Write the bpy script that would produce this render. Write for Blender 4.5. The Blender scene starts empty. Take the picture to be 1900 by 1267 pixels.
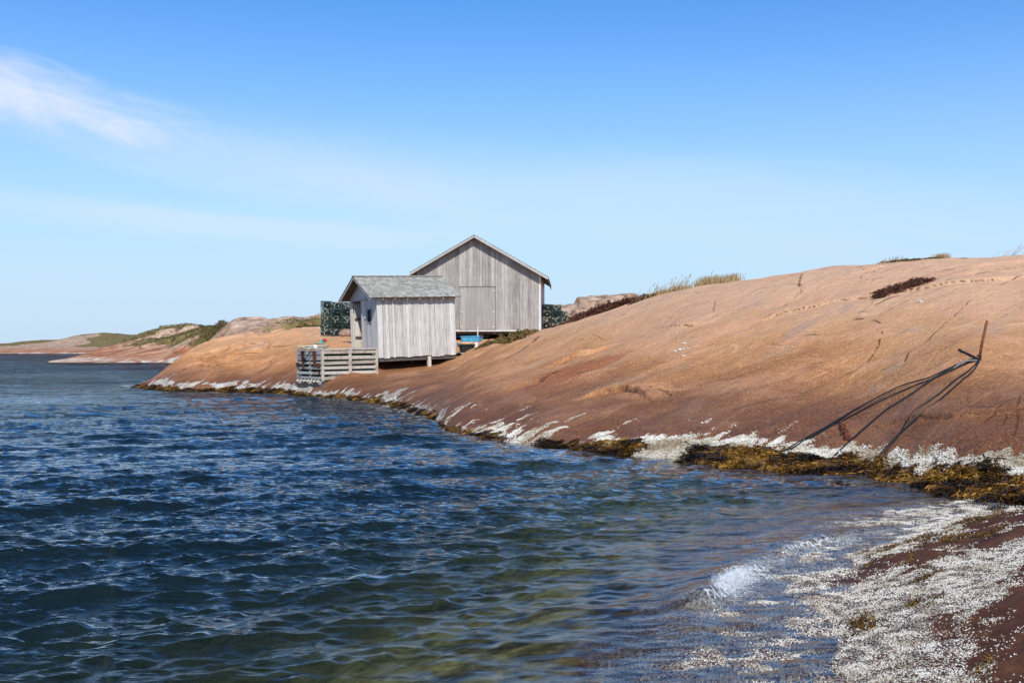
import bpy, math, random
import numpy as np
from mathutils import Matrix, Vector
random.seed(7)
rng = np.random.default_rng(11)
D = bpy.data
SC = bpy.context.scene
COL = SC.collection
R = math.radians
F, CX, HV, CAMZ = 1847.22, 950.0, 650.0, 1.5      # focal length in reference pixels, centre column, horizon row, eye height

# ------------------------------------------------------------------ numeric helpers
def sst(a, b, x):
    t = np.clip((x - a) / (b - a), 0, 1)
    return t * t * (3 - 2 * t)

def _hash(ix, iy, seed):
    n = (ix.astype(np.int64) * 374761393 + iy.astype(np.int64) * 668265263 + seed * 974711) & 0xffffffff
    n = ((n ^ (n >> 13)) * 1274126177) & 0xffffffff
    n = ((n ^ (n >> 15)) * 2246822519) & 0xffffffff
    n = n ^ (n >> 16)
    return n.astype(np.float64) / 4294967296.0

def vnoise(x, y, seed=0):
    x = np.asarray(x, float); y = np.asarray(y, float)
    ix = np.floor(x); iy = np.floor(y)
    fx = x - ix; fy = y - iy
    fx = fx ** 3 * (fx * (fx * 6 - 15) + 10); fy = fy ** 3 * (fy * (fy * 6 - 15) + 10)
    a = _hash(ix, iy, seed); b = _hash(ix + 1, iy, seed)
    c = _hash(ix, iy + 1, seed); d = _hash(ix + 1, iy + 1, seed)
    return 2 * ((a + (b - a) * fx) * (1 - fy) + (c + (d - c) * fx) * fy) - 1

def fbm(x, y, seed=0, octv=4, gain=0.5):
    s = 0; a = 1.0; t = 0
    for i in range(octv):
        ca, sa = math.cos(0.6 * i), math.sin(0.6 * i)
        s = s + a * vnoise((x * ca - y * sa) * 2.03 ** i + 17.3 * i, (x * sa + y * ca) * 2.03 ** i - 9.1 * i, seed + i)
        t += a; a *= gain
    return s / t

def pchip_slopes(x, y):
    """monotone cubic slopes along the last axis"""
    h = np.maximum(np.diff(x, axis=-1), 1e-6)
    d = np.diff(y, axis=-1) / h
    m = np.zeros_like(y)
    w1 = 2 * h[..., 1:] + h[..., :-1]; w2 = h[..., 1:] + 2 * h[..., :-1]
    d0, d1 = d[..., :-1], d[..., 1:]
    same = d0 * d1 > 0
    with np.errstate(divide='ignore', invalid='ignore'):
        mm = (w1 + w2) / (w1 / np.where(same, d0, 1) + w2 / np.where(same, d1, 1))
    m[..., 1:-1] = np.where(same, mm, 0)
    m[..., 0] = d[..., 0]; m[..., -1] = d[..., -1]
    return m

def pchip1(xk, yk, x):
    xk = np.asarray(xk, float); yk = np.asarray(yk, float)
    m = pchip_slopes(xk, yk)
    x = np.clip(x, xk[0], xk[-1])
    i = np.clip(np.searchsorted(xk, x, side='right') - 1, 0, len(xk) - 2)
    h = xk[i + 1] - xk[i]; t = (x - xk[i]) / h
    return ((2*t**3 - 3*t**2 + 1) * yk[i] + (t**3 - 2*t**2 + t) * h * m[i]
            + (-2*t**3 + 3*t**2) * yk[i+1] + (t**3 - t**2) * h * m[i+1])

FOL = (0.72, 0.69)                      # direction of the banding of the gneiss
def fol(X, Y):
    return X * FOL[0] + Y * FOL[1], -X * FOL[1] + Y * FOL[0]

# ------------------------------------------------------------------ land forms given as profiles
class Land:
    """heights along sight lines fanning from the eye; every profile has the same knots (distance, height)"""
    def __init__(self, cols):
        self.u = np.array([c[0] for c in cols], float)
        self.Y = np.array([[k[0] for k in c[1]] for c in cols], float)
        self.Z = np.array([[k[1] for k in c[1]] for c in cols], float)
        self.K = self.Y.shape[1]
    def knots(self, u):
        return (np.stack([pchip1(self.u, self.Y[:, k], u) for k in range(self.K)], -1),
                np.stack([pchip1(self.u, self.Z[:, k], u) for k in range(self.K)], -1))
    def eval_knots(self, yk, zk, Y):
        m = pchip_slopes(yk, zk)
        Yc = np.clip(Y, yk[..., 0], yk[..., -1])
        i = np.zeros(Y.shape, int)
        for k in range(1, self.K - 1):
            i = i + (Yc >= yk[..., k])
        g = lambda a, j: np.take_along_axis(a, j[..., None], -1)[..., 0]
        y0, y1, z0, z1, m0, m1 = g(yk, i), g(yk, i+1), g(zk, i), g(zk, i+1), g(m, i), g(m, i+1)
        h = np.maximum(y1 - y0, 1e-6); t = (Yc - y0) / h
        return ((2*t**3 - 3*t**2 + 1) * z0 + (t**3 - 2*t**2 + t) * h * m0
                + (-2*t**3 + 3*t**2) * z1 + (t**3 - t**2) * h * m1)
    def base(self, X, Y):
        X = np.asarray(X, float); Y = np.asarray(Y, float)
        yk, zk = self.knots(CX + F * X / np.maximum(Y, 0.3))
        return self.eval_knots(yk, zk, Y)

def zv(Y, v):
    return CAMZ + (HV - v) / F * Y
def sh(v):
    return CAMZ * F / (v - HV)

def mcol(u, vs, p3, p4, p5, p6, p7, p8, deep=-1.2, near=3.0, toe=None):
    """shore profile: shoreline row, three (distance,row) up the slope, then three (distance,height) behind"""
    s = sh(vs)
    toe = toe if toe else max(1.0, 0.12 * s)
    return (u, [(near * 0.5, deep), (max(near, s - 4 * toe - 1), deep), (s - toe, -0.32), (s, 0.0)]
            + [(y, zv(y, v)) for y, v in (p3, p4, p5, p6)] + [p7, p8])
def sub(u, y0, z=-3.0):
    ys = [2.0, 5.0, y0 - 4, y0 - 1, y0 + .5, y0 + 1.5, y0 + 3, y0 + 6, 52, 62]
    return (u, [(y, z) for y in ys])

MAIN = Land([
    sub(-2600, 42, -3.5), sub(-200, 42, -3.5), sub(120, 42, -3.0), sub(215, 41.5, -1.0),
    (240, [(2, -3), (5, -3), (36, -1.6), (40.2, -.45), (41, -.2), (41.6, -.12), (42.2, -.2), (46, -1), (52, -1.5), (62, -2)]),
    (258, [(2, -3), (5, -3), (36, -1.5), (40.0, -.1), (40.7, .08), (41.2, .14), (42.0, .05), (46, -.8), (52, -1.3), (62, -2)]),
    (290, [(2, -3), (5, -3), (34.5, -1.4), (38.5, 0), (39.3, zv(39.3, 710)), (40, zv(40, 700)), (40.8, zv(40.8, 694)), (43.5, 0), (50, -1), (62, -2)]),
    (340, [(2, -3), (5, -3), (33.5, -1.2), (36.9, 0), (38, zv(38, 705)), (39.3, zv(39.3, 688)), (42, zv(42, 661)), (46, .8), (52, .2), (62, -1)]),
    (400, [(2, -2.8), (5, -2.8), (33, -1.2), (36.4, 0), (37.4, zv(37.4, 707)), (39.8, zv(39.8, 672)), (45, zv(45, 634)), (49, 1.8), (54, 1.5), (62, .6)]),
    (500, [(2, -2.6), (5, -2.6), (32, -1.2), (35.5, 0), (36.4, zv(36.4, 708)), (39, zv(39, 666)), (46, zv(46, 617)), (50, 2.35), (55, 2.3), (63, 1.6)]),
    (600, [(2, -2.4), (5, -2.4), (30, -1.2), (32.6, 0), (33.4, zv(33.4, 711)), (36.5, zv(36.5, 662)), (41.5, zv(41.5, 623)), (45, 2.45), (55, 2.5), (63, 2.0)]),
    (640, [(2, -2.2), (5, -2.2), (28.5, -1.2), (31.4, 0), (32.8, zv(32.8, 708)), (36.2, zv(36.2, 672)), (42, zv(42, 622)), (46, 2.4), (55, 2.6), (63, 2.2)]),
    (720, [(2, -2.0), (5, -2.0), (24, -1.1), (27.7, 0), (30, zv(30, 722)), (33, zv(33, 702)), (36.1, zv(36.1, 689)), (41, 1.75), (47, 2.25), (63, 2.4)]),
    (800, [(2, -1.8), (5, -1.8), (19.5, -1.1), (22.5, 0), (26, zv(26, 730)), (31, zv(31, 700)), (36.8, zv(36.8, 682)), (41, 1.75), (47, 2.2), (63, 2.6)]),
    (840, [(2, -1.6), (5, -1.6), (16, -1.1), (18.8, 0), (23, zv(23, 735)), (30, zv(30, 695)), (37.3, zv(37.3, 668)), (41, 1.70), (47, 1.98), (63, 2.8)]),
    (880, [(2, -1.5), (5, -1.5), (14.5, -1.1), (17.6, 0), (21, zv(21, 740)), (27.5, zv(27.5, 685)), (36, zv(36, 653)), (41, zv(41, 636)), (47, 1.98), (63, 2.9)]),
    (930, [(2, -1.4), (5, -1.2), (13.8, -1.0), (16.8, 0), (19.5, zv(19.5, 750)), (25, zv(25, 687)), (33, zv(33, 641)), (39, 1.85), (47, 2.02), (63, 3.2)]),
    (1000, [(2, -.65), (5, -.58), (13, -.75), (15.9, 0), (18.2, zv(18.2, 760)), (23.5, zv(23.5, 684)), (33, zv(33, 617)), (39, 2.2), (47, 2.5), (63, 3.6)]),
    (1100, [(2, -.48), (5, -.44), (12, -.6), (14.97, 0), (17.2, zv(17.2, 760)), (22.5, zv(22.5, 668)), (32, zv(32, 587)), (39, 2.7), (47, 2.8), (63, 3.8)]),
    (1250, [(2, -.36), (5, -.32), (11, -.5), (13.85, 0), (16.2, zv(16.2, 760)), (21, zv(21, 648)), (30.5, zv(30.5, 542)), (38, 3.5), (47, 3.4), (63, 3.8)]),
    (1400, [(2, -.32), (5, -.28), (10, -.42), (12.82, 0), (15.2, zv(15.2, 760)), (20, zv(20, 636)), (29, zv(29, 520)), (37, 3.8), (47, 3.7), (63, 3.8)]),
    (1600, [(2, -.4), (5, -.32), (9, -.45), (11.94, 0), (14.3, zv(14.3, 760)), (19, zv(19, 620)), (28, zv(28, 492)), (36, 4.2), (47, 4.1), (63, 4.0)]),
    (1800, [(2, -.7), (5, -.5), (7.8, -.6), (10.3, 0), (12.9, zv(12.9, 735)), (18, zv(18, 600)), (27, zv(27, 480)), (35, 4.35), (47, 4.2), (63, 4.0)]),
    (1900, [(2, -.7), (5, -.5), (7.5, -.5), (9.8, 0), (12.6, zv(12.6, 745)), (17.5, zv(17.5, 606)), (27, zv(27, 476)), (35, 4.4), (47, 4.2), (63, 4.0)]),
    (2400, [(2, -.6), (5, -.4), (6.6, -.4), (8.8, 0), (11.2, .55), (16, 1.95), (26, 4.1), (34, 4.6), (47, 4.4), (63, 4.0)]),
    (4500, [(1, -.5), (3, -.4), (4.6, -.3), (6.0, 0), (8, .5), (12, 1.7), (20, 3.7), (30, 4.4), (47, 4.4), (63, 4.0)]),
])

def relief(X, Y, z):
    a, b = fol(X, Y)
    land = sst(-.1, .5, z)
    big = fbm(a / 3.2, b / 1.3, 3, 4)
    med = fbm(a / .8, b / .33, 13, 4)
    fin = fbm(a / .17, b / .10, 23, 3)
    iso = fbm(X / 1.1, Y / 1.1, 17, 5)
    r = (.10 * big + .010 * med + .034 * iso) * (.45 + .55 * land) + .007 * fin
    # joints that follow the banding, and a few that cross it
    n1 = fbm(a / 9 + 3, b / 1.15, 31, 3); n2 = fbm(a / 1.3, b / 7 + 5, 41, 3)
    g1 = np.exp(-(n1 / .011) ** 2) * sst(.0, .35, fbm(a / 3, b / 3, 51, 2))
    g2 = np.exp(-(n2 / .012) ** 2) * sst(.18, .5, fbm(a / 4, b / 4, 61, 2))
    crack = np.clip(g1 + g2, 0, 1) * sst(.3, .7, z)
    # low ledges: the sheet steps down along some bands
    st = fbm(a / 7, b / 2.6, 71, 3)
    r = r + .05 * (sst(-.03, .03, st) - .5) * sst(.5, 1.0, z) * sst(-.1, .3, fbm(a / 5, b / 5, 81, 2))
    r = r - .022 * crack
    # rougher step in the tide zone
    tide = np.exp(-((z - .16) / .2) ** 2)
    r = r + tide * (.09 * fbm(X / .55, Y / .55, 91, 4))
    return r, crack

def ground(X, Y, full=True):
    X = np.asarray(X, float); Y = np.asarray(Y, float)
    z = MAIN.base(X, Y)
    return z + relief(X, Y, z)[0] if full else z

def hit(u, v, y0=6, y1=60, n=4000):
    """where the sight line through picture point (u,v) meets the rock"""
    Y = np.linspace(y0, y1, n); X = (u - CX) / F * Y
    g = ground(X, Y); ray = CAMZ + (HV - v) / F * Y
    i = int(np.argmax(g >= ray))
    return Vector((X[i], Y[i], g[i]))

def tide_masks(X, Y, z):
    """barnacle crust and rockweed cover, by height over the water"""
    a, b = fol(X, Y)
    s1 = fbm(a / 1.6, b / .16, 101, 4); s2 = fbm(a / 2.2, b / 2.2, 111, 3); s3 = fbm(a / .35, b / .12, 121, 3)
    far = sst(25, 40, Y)
    wtop = .055 + .17 * s2 + .10 * s3 - .03 * far + .03 * sst(13, 11, Y)
    st_ = .08 + .16 * sst(13.5, 16.5, Y)
    btop = .22 - .06 * sst(14, 17, Y) + .16 * s2 + st_ * (1 - .75 * far) * s1 + .10 * far * fbm(a / .9, b / .5, 129, 3) + .10 * s3 + .05 * fbm(X / .2, Y / .2, 125, 3) + .12 * far
    weed = sst(.05, -.03, z - wtop) * sst(-.9, -.15, z) * sst(-.42, -.22, fbm(X / 2.0, Y / 2.0, 131, 3) + .12 + .5 * sst(13.2, 12, Y))
    barn = sst(.04, -.05, z - btop) * sst(-.3, -.02, z) * (1 - weed) * sst(-.50, -.15, fbm(X / .9, Y / .9, 127, 3) + .6 * s1 - .12 * sst(14, 17, Y))
    spr = .8 * sst(.28, .0, z - btop) * sst(.36, .62, s1 + .6 * s3) * sst(13, 15.5, Y) * (1 - weed)
    return np.clip(np.maximum(barn, spr), 0, 1), np.clip(weed, 0, 1)

# slab in the right foreground
WL = np.array([(-6, -3), (-1.0, .8), (.62, 2.6), (1.30, 4.2), (1.88, 5.7), (2.40, 7.15), (3.30, 8.3), (4.45, 9.25), (7.0, 10.6), (12, 12.5)], float)
def sdist(X, Y, P):
    best = np.full(X.shape, 1e9); sg = np.ones(X.shape)
    for (x0, y0), (x1, y1) in zip(P[:-1], P[1:]):
        dx, dy = x1 - x0, y1 - y0; L2 = dx * dx + dy * dy
        t = np.clip(((X - x0) * dx + (Y - y0) * dy) / L2, 0, 1)
        d = np.hypot(X - x0 - t * dx, Y - y0 - t * dy)
        c = np.sign((X - x0) * -dy + (Y - y0) * dx)
        m = d < best
        best = np.where(m, d, best); sg = np.where(m, c, sg)
    return -best * sg            # positive to the right of the line
def slab(X, Y):
    X = np.asarray(X, float); Y = np.asarray(Y, float)
    d = sdist(X, Y, WL)
    d = d + .16 * fbm(X / 1.1, Y / 1.1, 201, 3)
    z = np.where(d > 0, .235 * d - .008 * d * d, .014 * d - .13 * np.maximum(-d - .72, 0) - .06 * np.maximum(-d - .72, 0) ** 2)
    z = np.maximum(z, -1.3)
    a, b = fol(X, Y)
    z = z + .030 * fbm(a / 1.2, b / .5, 211, 4) * (.25 + .75 * sst(-.01, .1, z)) + .010 * fbm(X / .16, Y / .16, 221, 4)
    return z
def slab_mask(X, Y, z):
    a, b = fol(X, Y)
    # white streaks run along the banding, thick near the water, thinning upward
    s = 1.7 * fbm(a / 2.8, b / .62, 235, 3) + .6 * fbm(a / .7, b / .16, 241, 3) + .35 * fbm(X / .2, Y / .2, 245, 3)
    up = .42 - 1.35 * np.clip(z / .30, -.1, 1.5)
    return sst(-.30, .30, s + up)

def bed(X, Y):
    return np.maximum(ground(X, Y, False), slab(X, Y))

# hills behind (same kind of profile)
def hcol(u, s, p1, p2, c, back=None):
    cz = zv(*c)
    return (u, [(s - 8, -2), (s, 0), (p1[0], zv(*p1)), (p2[0], zv(*p2)), (c[0], cz), (c[0] + 25, cz * .8 if back is None else back), (c[0] + 70, cz * .5 if back is None else back)])
def hsub(u, y0):
    return (u, [(y0 - 8, -2), (y0, -2), (y0 + 6, -2), (y0 + 15, -2), (y0 + 25, -2), (y0 + 50, -2), (y0 + 95, -2)])
HILL = Land([
    hsub(-500, 110), hsub(62, 110),
    hcol(90, 110, (113, 672.5), (117, 671.5), (122, 671), -2),
    hcol(125, 110, (114, 670), (120, 667), (126, 665), -2),
    hcol(160, 110, (116, 667), (124, 660), (132, 655), -1),
    hcol(205, 110, (118, 662), (130, 650), (142, 640)),
    hcol(245, 110, (119, 658), (134, 638), (150, 624)),
    hcol(283, 110, (119, 655), (134, 632), (152, 615)),
    hcol(339, 104, (114, 653), (130, 628), (150, 610)),
    hcol(371, 92, (106, 648), (124, 624), (148, 609)),
    hcol(395, 80, (94, 643), (112, 622), (138, 612)),
    hcol(418, 68, (78, 640), (88, 624), (110, 606)),
    hcol(448, 62, (70, 634), (80, 619), (100, 603)),
    hcol(500, 58, (66, 630), (76, 617), (95, 606)),
    hcol(545, 56, (64, 625), (74, 614), (92, 603)),
    hcol(600, 55, (63, 621), (73, 611), (90, 603)),
    hcol(800, 55, (62, 610), (71, 597), (88, 590)),
    hcol(1040, 55, (62, 595), (70, 576), (80, 567)),
    hcol(1200, 55, (62, 590), (70, 575), (80, 568)),
    hcol(2600, 55, (62, 590), (70, 575), (80, 568)),
])
FAR = Land([
    hsub(-900, 420), hsub(-420, 420),
    hcol(-300, 430, (445, 649.5), (460, 648), (480, 647)),
    hcol(0, 430, (450, 647), (475, 641), (510, 637)),
    hcol(88, 420, (445, 646), (470, 637), (510, 630)),
    hcol(156, 410, (440, 645), (465, 632), (510, 622)),
    hcol(200, 400, (440, 643), (465, 628), (510, 618.5)),
    hcol(260, 390, (430, 642), (460, 628), (510, 620)),
    hcol(420, 380, (430, 642), (460, 634), (510, 628)),
    hcol(800, 380, (430, 642), (460, 638), (510, 636)),
])

# ------------------------------------------------------------------ object helpers
def tag(o, label=None, cat=None, group=None, kind=None):
    if label: o['label'] = label
    if cat: o['category'] = cat
    if group: o['group'] = group
    if kind: o['kind'] = kind
    return o
def link(o, parent=None):
    COL.objects.link(o)
    if parent: o.parent = parent
    return o
def empty(name, loc, rot=None):
    o = D.objects.new(name, None); o.empty_display_size = .2
    link(o)
    o.location = loc
    if rot is not None: o.rotation_euler = rot
    return o
def mesh_np(name, V, Fq, mat, attrs=None, smooth=True, parent=None, fattrs=None):
    """mesh from arrays: V (n,3), Fq (m,3 or 4)"""
    me = D.meshes.new(name)
    V = np.asarray(V, np.float32); Fq = np.asarray(Fq, np.int32)
    n, m, k = len(V), len(Fq), Fq.shape[1]
    me.vertices.add(n); me.vertices.foreach_set('co', V.ravel())
    me.loops.add(m * k); me.loops.foreach_set('vertex_index', Fq.ravel())
    me.polygons.add(m)
    me.polygons.foreach_set('loop_start', np.arange(0, m * k, k, dtype=np.int32))
    me.polygons.foreach_set('loop_total', np.full(m, k, np.int32))
    me.polygons.foreach_set('use_smooth', np.full(m, smooth, bool))
    me.update(calc_edges=True)
    for an, av in (attrs or {}).items():
        me.attributes.new(an, 'FLOAT', 'POINT').data.foreach_set('value', np.asarray(av, np.float32).ravel())
    for an, av in (fattrs or {}).items():
        me.attributes.new(an, 'FLOAT', 'FACE').data.foreach_set('value', np.asarray(av, np.float32).ravel())
    me.materials.append(mat)
    o = D.objects.new(name, me)
    return link(o, parent)
def grid_faces(nr, nc):
    i = np.arange(nr * nc).reshape(nr, nc)
    return np.stack([i[:-1, :-1].ravel(), i[:-1, 1:].ravel(), i[1:, 1:].ravel(), i[1:, :-1].ravel()], 1)

class MB:
    """collects boxes, bars and tubes into one mesh, each with its own tint value"""
    def __init__(self): self.v = []; self.f = []; self.t = []
    def add(self, vs, fs, tint=None):
        b = len(self.v); self.v += [tuple(p) for p in vs]
        tint = random.random() if tint is None else tint
        for f in fs: self.f.append([b + i for i in f]); self.t.append(tint)
    def box(self, x0, x1, y0, y1, z0, z1, tint=None, M=None):
        vs = [Vector((x, y, z)) for z in (z0, z1) for x, y in ((x0, y0), (x1, y0), (x1, y1), (x0, y1))]
        if M is not None: vs = [M @ p for p in vs]
        self.add(vs, [(0, 3, 2, 1), (4, 5, 6, 7), (0, 1, 5, 4), (1, 2, 6, 5), (2, 3, 7, 6), (3, 0, 4, 7)], tint)
    def bar(self, p, q, w, h=None, tint=None, up=(0, 0, 1)):
        p, q = Vector(p), Vector(q); h = h or w
        d = (q - p).normalized(); upv = Vector(up)
        if abs(d.dot(upv)) > .95: upv = Vector((1, 0, 0))
        s = d.cross(upv).normalized(); t = s.cross(d)
        vs = [c + s * a * w / 2 + t * b * h / 2 for c in (p, q) for a, b in ((-1, -1), (1, -1), (1, 1), (-1, 1))]
        self.add(vs, [(0, 3, 2, 1), (4, 5, 6, 7), (0, 1, 5, 4), (1, 2, 6, 5), (2, 3, 7, 6), (3, 0, 4, 7)], tint)
    def tube(self, pts, r, n=6, tint=None, r1=None):
        pts = [Vector(p) for p in pts]; vs = []; fs = []
        for i, p in enumerate(pts):
            d = (pts[min(i + 1, len(pts) - 1)] - pts[max(i - 1, 0)]).normalized()
            up = Vector((0, 0, 1)) if abs(d.z) < .9 else Vector((1, 0, 0))
            s = d.cross(up).normalized(); t = s.cross(d)
            rr = r if r1 is None else r + (r1 - r) * i / (len(pts) - 1)
            for k in range(n):
                a = 2 * math.pi * k / n
                vs.append(p + (s * math.cos(a) + t * math.sin(a)) * rr)
        for i in range(len(pts) - 1):
            for k in range(n):
                k2 = (k + 1) % n
                fs.append((i*n + k, i*n + k2, (i+1)*n + k2, (i+1)*n + k))
        fs.append(tuple(range(n))[::-1]); fs.append(tuple((len(pts)-1)*n + k for k in range(n)))
        self.add(vs, fs, tint)
    def build(self, name, mat, parent=None, smooth=False, bevel=0):
        me = D.meshes.new(name)
        me.from_pydata(self.v, [], self.f); me.update()
        a = me.attributes.new('tint', 'FLOAT', 'FACE'); a.data.foreach_set('value', self.t)
        if smooth: me.polygons.foreach_set('use_smooth', [True] * len(me.polygons))
        me.materials.append(mat)
        o = link(D.objects.new(name, me), parent)
        if bevel:
            m = o.modifiers.new('bevel', 'BEVEL'); m.width = bevel; m.segments = 2; m.limit_method = 'ANGLE'
        return o
def copy_tree(o, parent=None):
    c = o.copy(); COL.objects.link(c)
    if parent: c.parent = parent
    for ch in o.children: copy_tree(ch, c)
    return c

# ------------------------------------------------------------------ materials
class NT:
    def __init__(self, name):
        self.m = D.materials.new(name); self.m.use_nodes = True
        self.t = self.m.node_tree; self.t.nodes.clear()
        self.out = self.t.nodes.new('ShaderNodeOutputMaterial')
    def n(self, typ, **kw):
        nd = self.t.nodes.new(typ)
        for k, v in kw.items(): setattr(nd, k, v)
        return nd
    def s(self, sock, val):
        if isinstance(val, bpy.types.NodeSocket): self.t.links.new(val, sock)
        elif val is not None:
            if isinstance(val, (tuple, list)) and len(val) == 3 and sock.type == 'RGBA': val = (*val, 1)
            sock.default_value = val
    def attr(self, name):
        return self.n('ShaderNodeAttribute', attribute_name=name).outputs['Fac']
    def math(self, op, a, b=None, c=None, clamp=False):
        nd = self.n('ShaderNodeMath', operation=op); nd.use_clamp = clamp
        self.s(nd.inputs[0], a)
        if b is not None: self.s(nd.inputs[1], b)
        if c is not None: self.s(nd.inputs[2], c)
        return nd.outputs[0]
    def ss(self, x, a, b):
        nd = self.n('ShaderNodeMapRange', interpolation_type='SMOOTHSTEP')
        self.s(nd.inputs[0], x); nd.inputs[1].default_value = a; nd.inputs[2].default_value = b
        return nd.outputs[0]
    def mix(self, f, a, b, blend='MIX'):
        nd = self.n('ShaderNodeMix', data_type='RGBA', blend_type=blend)
        self.s(nd.inputs[0], f); self.s(nd.inputs[6], a); self.s(nd.inputs[7], b)
        return nd.outputs[2]
    def pos(self): return self.n('ShaderNodeNewGeometry').outputs['Position']
    def obj(self): return self.n('ShaderNodeTexCoord').outputs['Object']
    def mapv(self, vec, scale=(1, 1, 1), rot=(0, 0, 0), loc=(0, 0, 0)):
        nd = self.n('ShaderNodeMapping'); self.s(nd.inputs[0], vec)
        nd.inputs['Location'].default_value = loc; nd.inputs['Rotation'].default_value = rot; nd.inputs['Scale'].default_value = scale
        return nd.outputs[0]
    def noise(self, vec, scale, detail=3, rough=.5, dist=0):
        nd = self.n('ShaderNodeTexNoise'); self.s(nd.inputs['Vector'], vec)
        nd.inputs['Scale'].default_value = scale; nd.inputs['Detail'].default_value = detail
        nd.inputs['Roughness'].default_value = rough; nd.inputs['Distortion'].default_value = dist
        return nd.outputs['Fac']
    def voro(self, vec, scale, feature='F1', out='Distance', rnd=1):
        nd = self.n('ShaderNodeTexVoronoi', feature=feature); self.s(nd.inputs['Vector'], vec)
        nd.inputs['Scale'].default_value = scale; nd.inputs['Randomness'].default_value = rnd
        return nd.outputs[out]
    def ramp(self, f, stops):
        nd = self.n('ShaderNodeValToRGB'); self.s(nd.inputs[0], f)
        e = nd.color_ramp.elements
        while len(e) < len(stops): e.new(.5)
        for el, (p, c) in zip(e, stops): el.position = p; el.color = (*c, 1)
        return nd.outputs[0]
    def bump(self, h, dist, strength=1, normal=None):
        nd = self.n('ShaderNodeBump'); self.s(nd.inputs['Height'], h)
        nd.inputs['Distance'].default_value = dist; nd.inputs['Strength'].default_value = strength
        if normal is not None: self.s(nd.inputs['Normal'], normal)
        return nd.outputs[0]
    def pbsdf(self, col, rough=.8, normal=None, metal=0, spec=.3):
        nd = self.n('ShaderNodeBsdfPrincipled')
        self.s(nd.inputs['Base Color'], col); self.s(nd.inputs['Roughness'], rough)
        self.s(nd.inputs['Metallic'], metal); nd.inputs['Specular IOR Level'].default_value = spec
        if normal is not None: self.s(nd.inputs['Normal'], normal)
        return nd.outputs[0]
    def done(self, sh):
        self.t.links.new(sh, self.out.inputs['Surface']); return self.m

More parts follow.
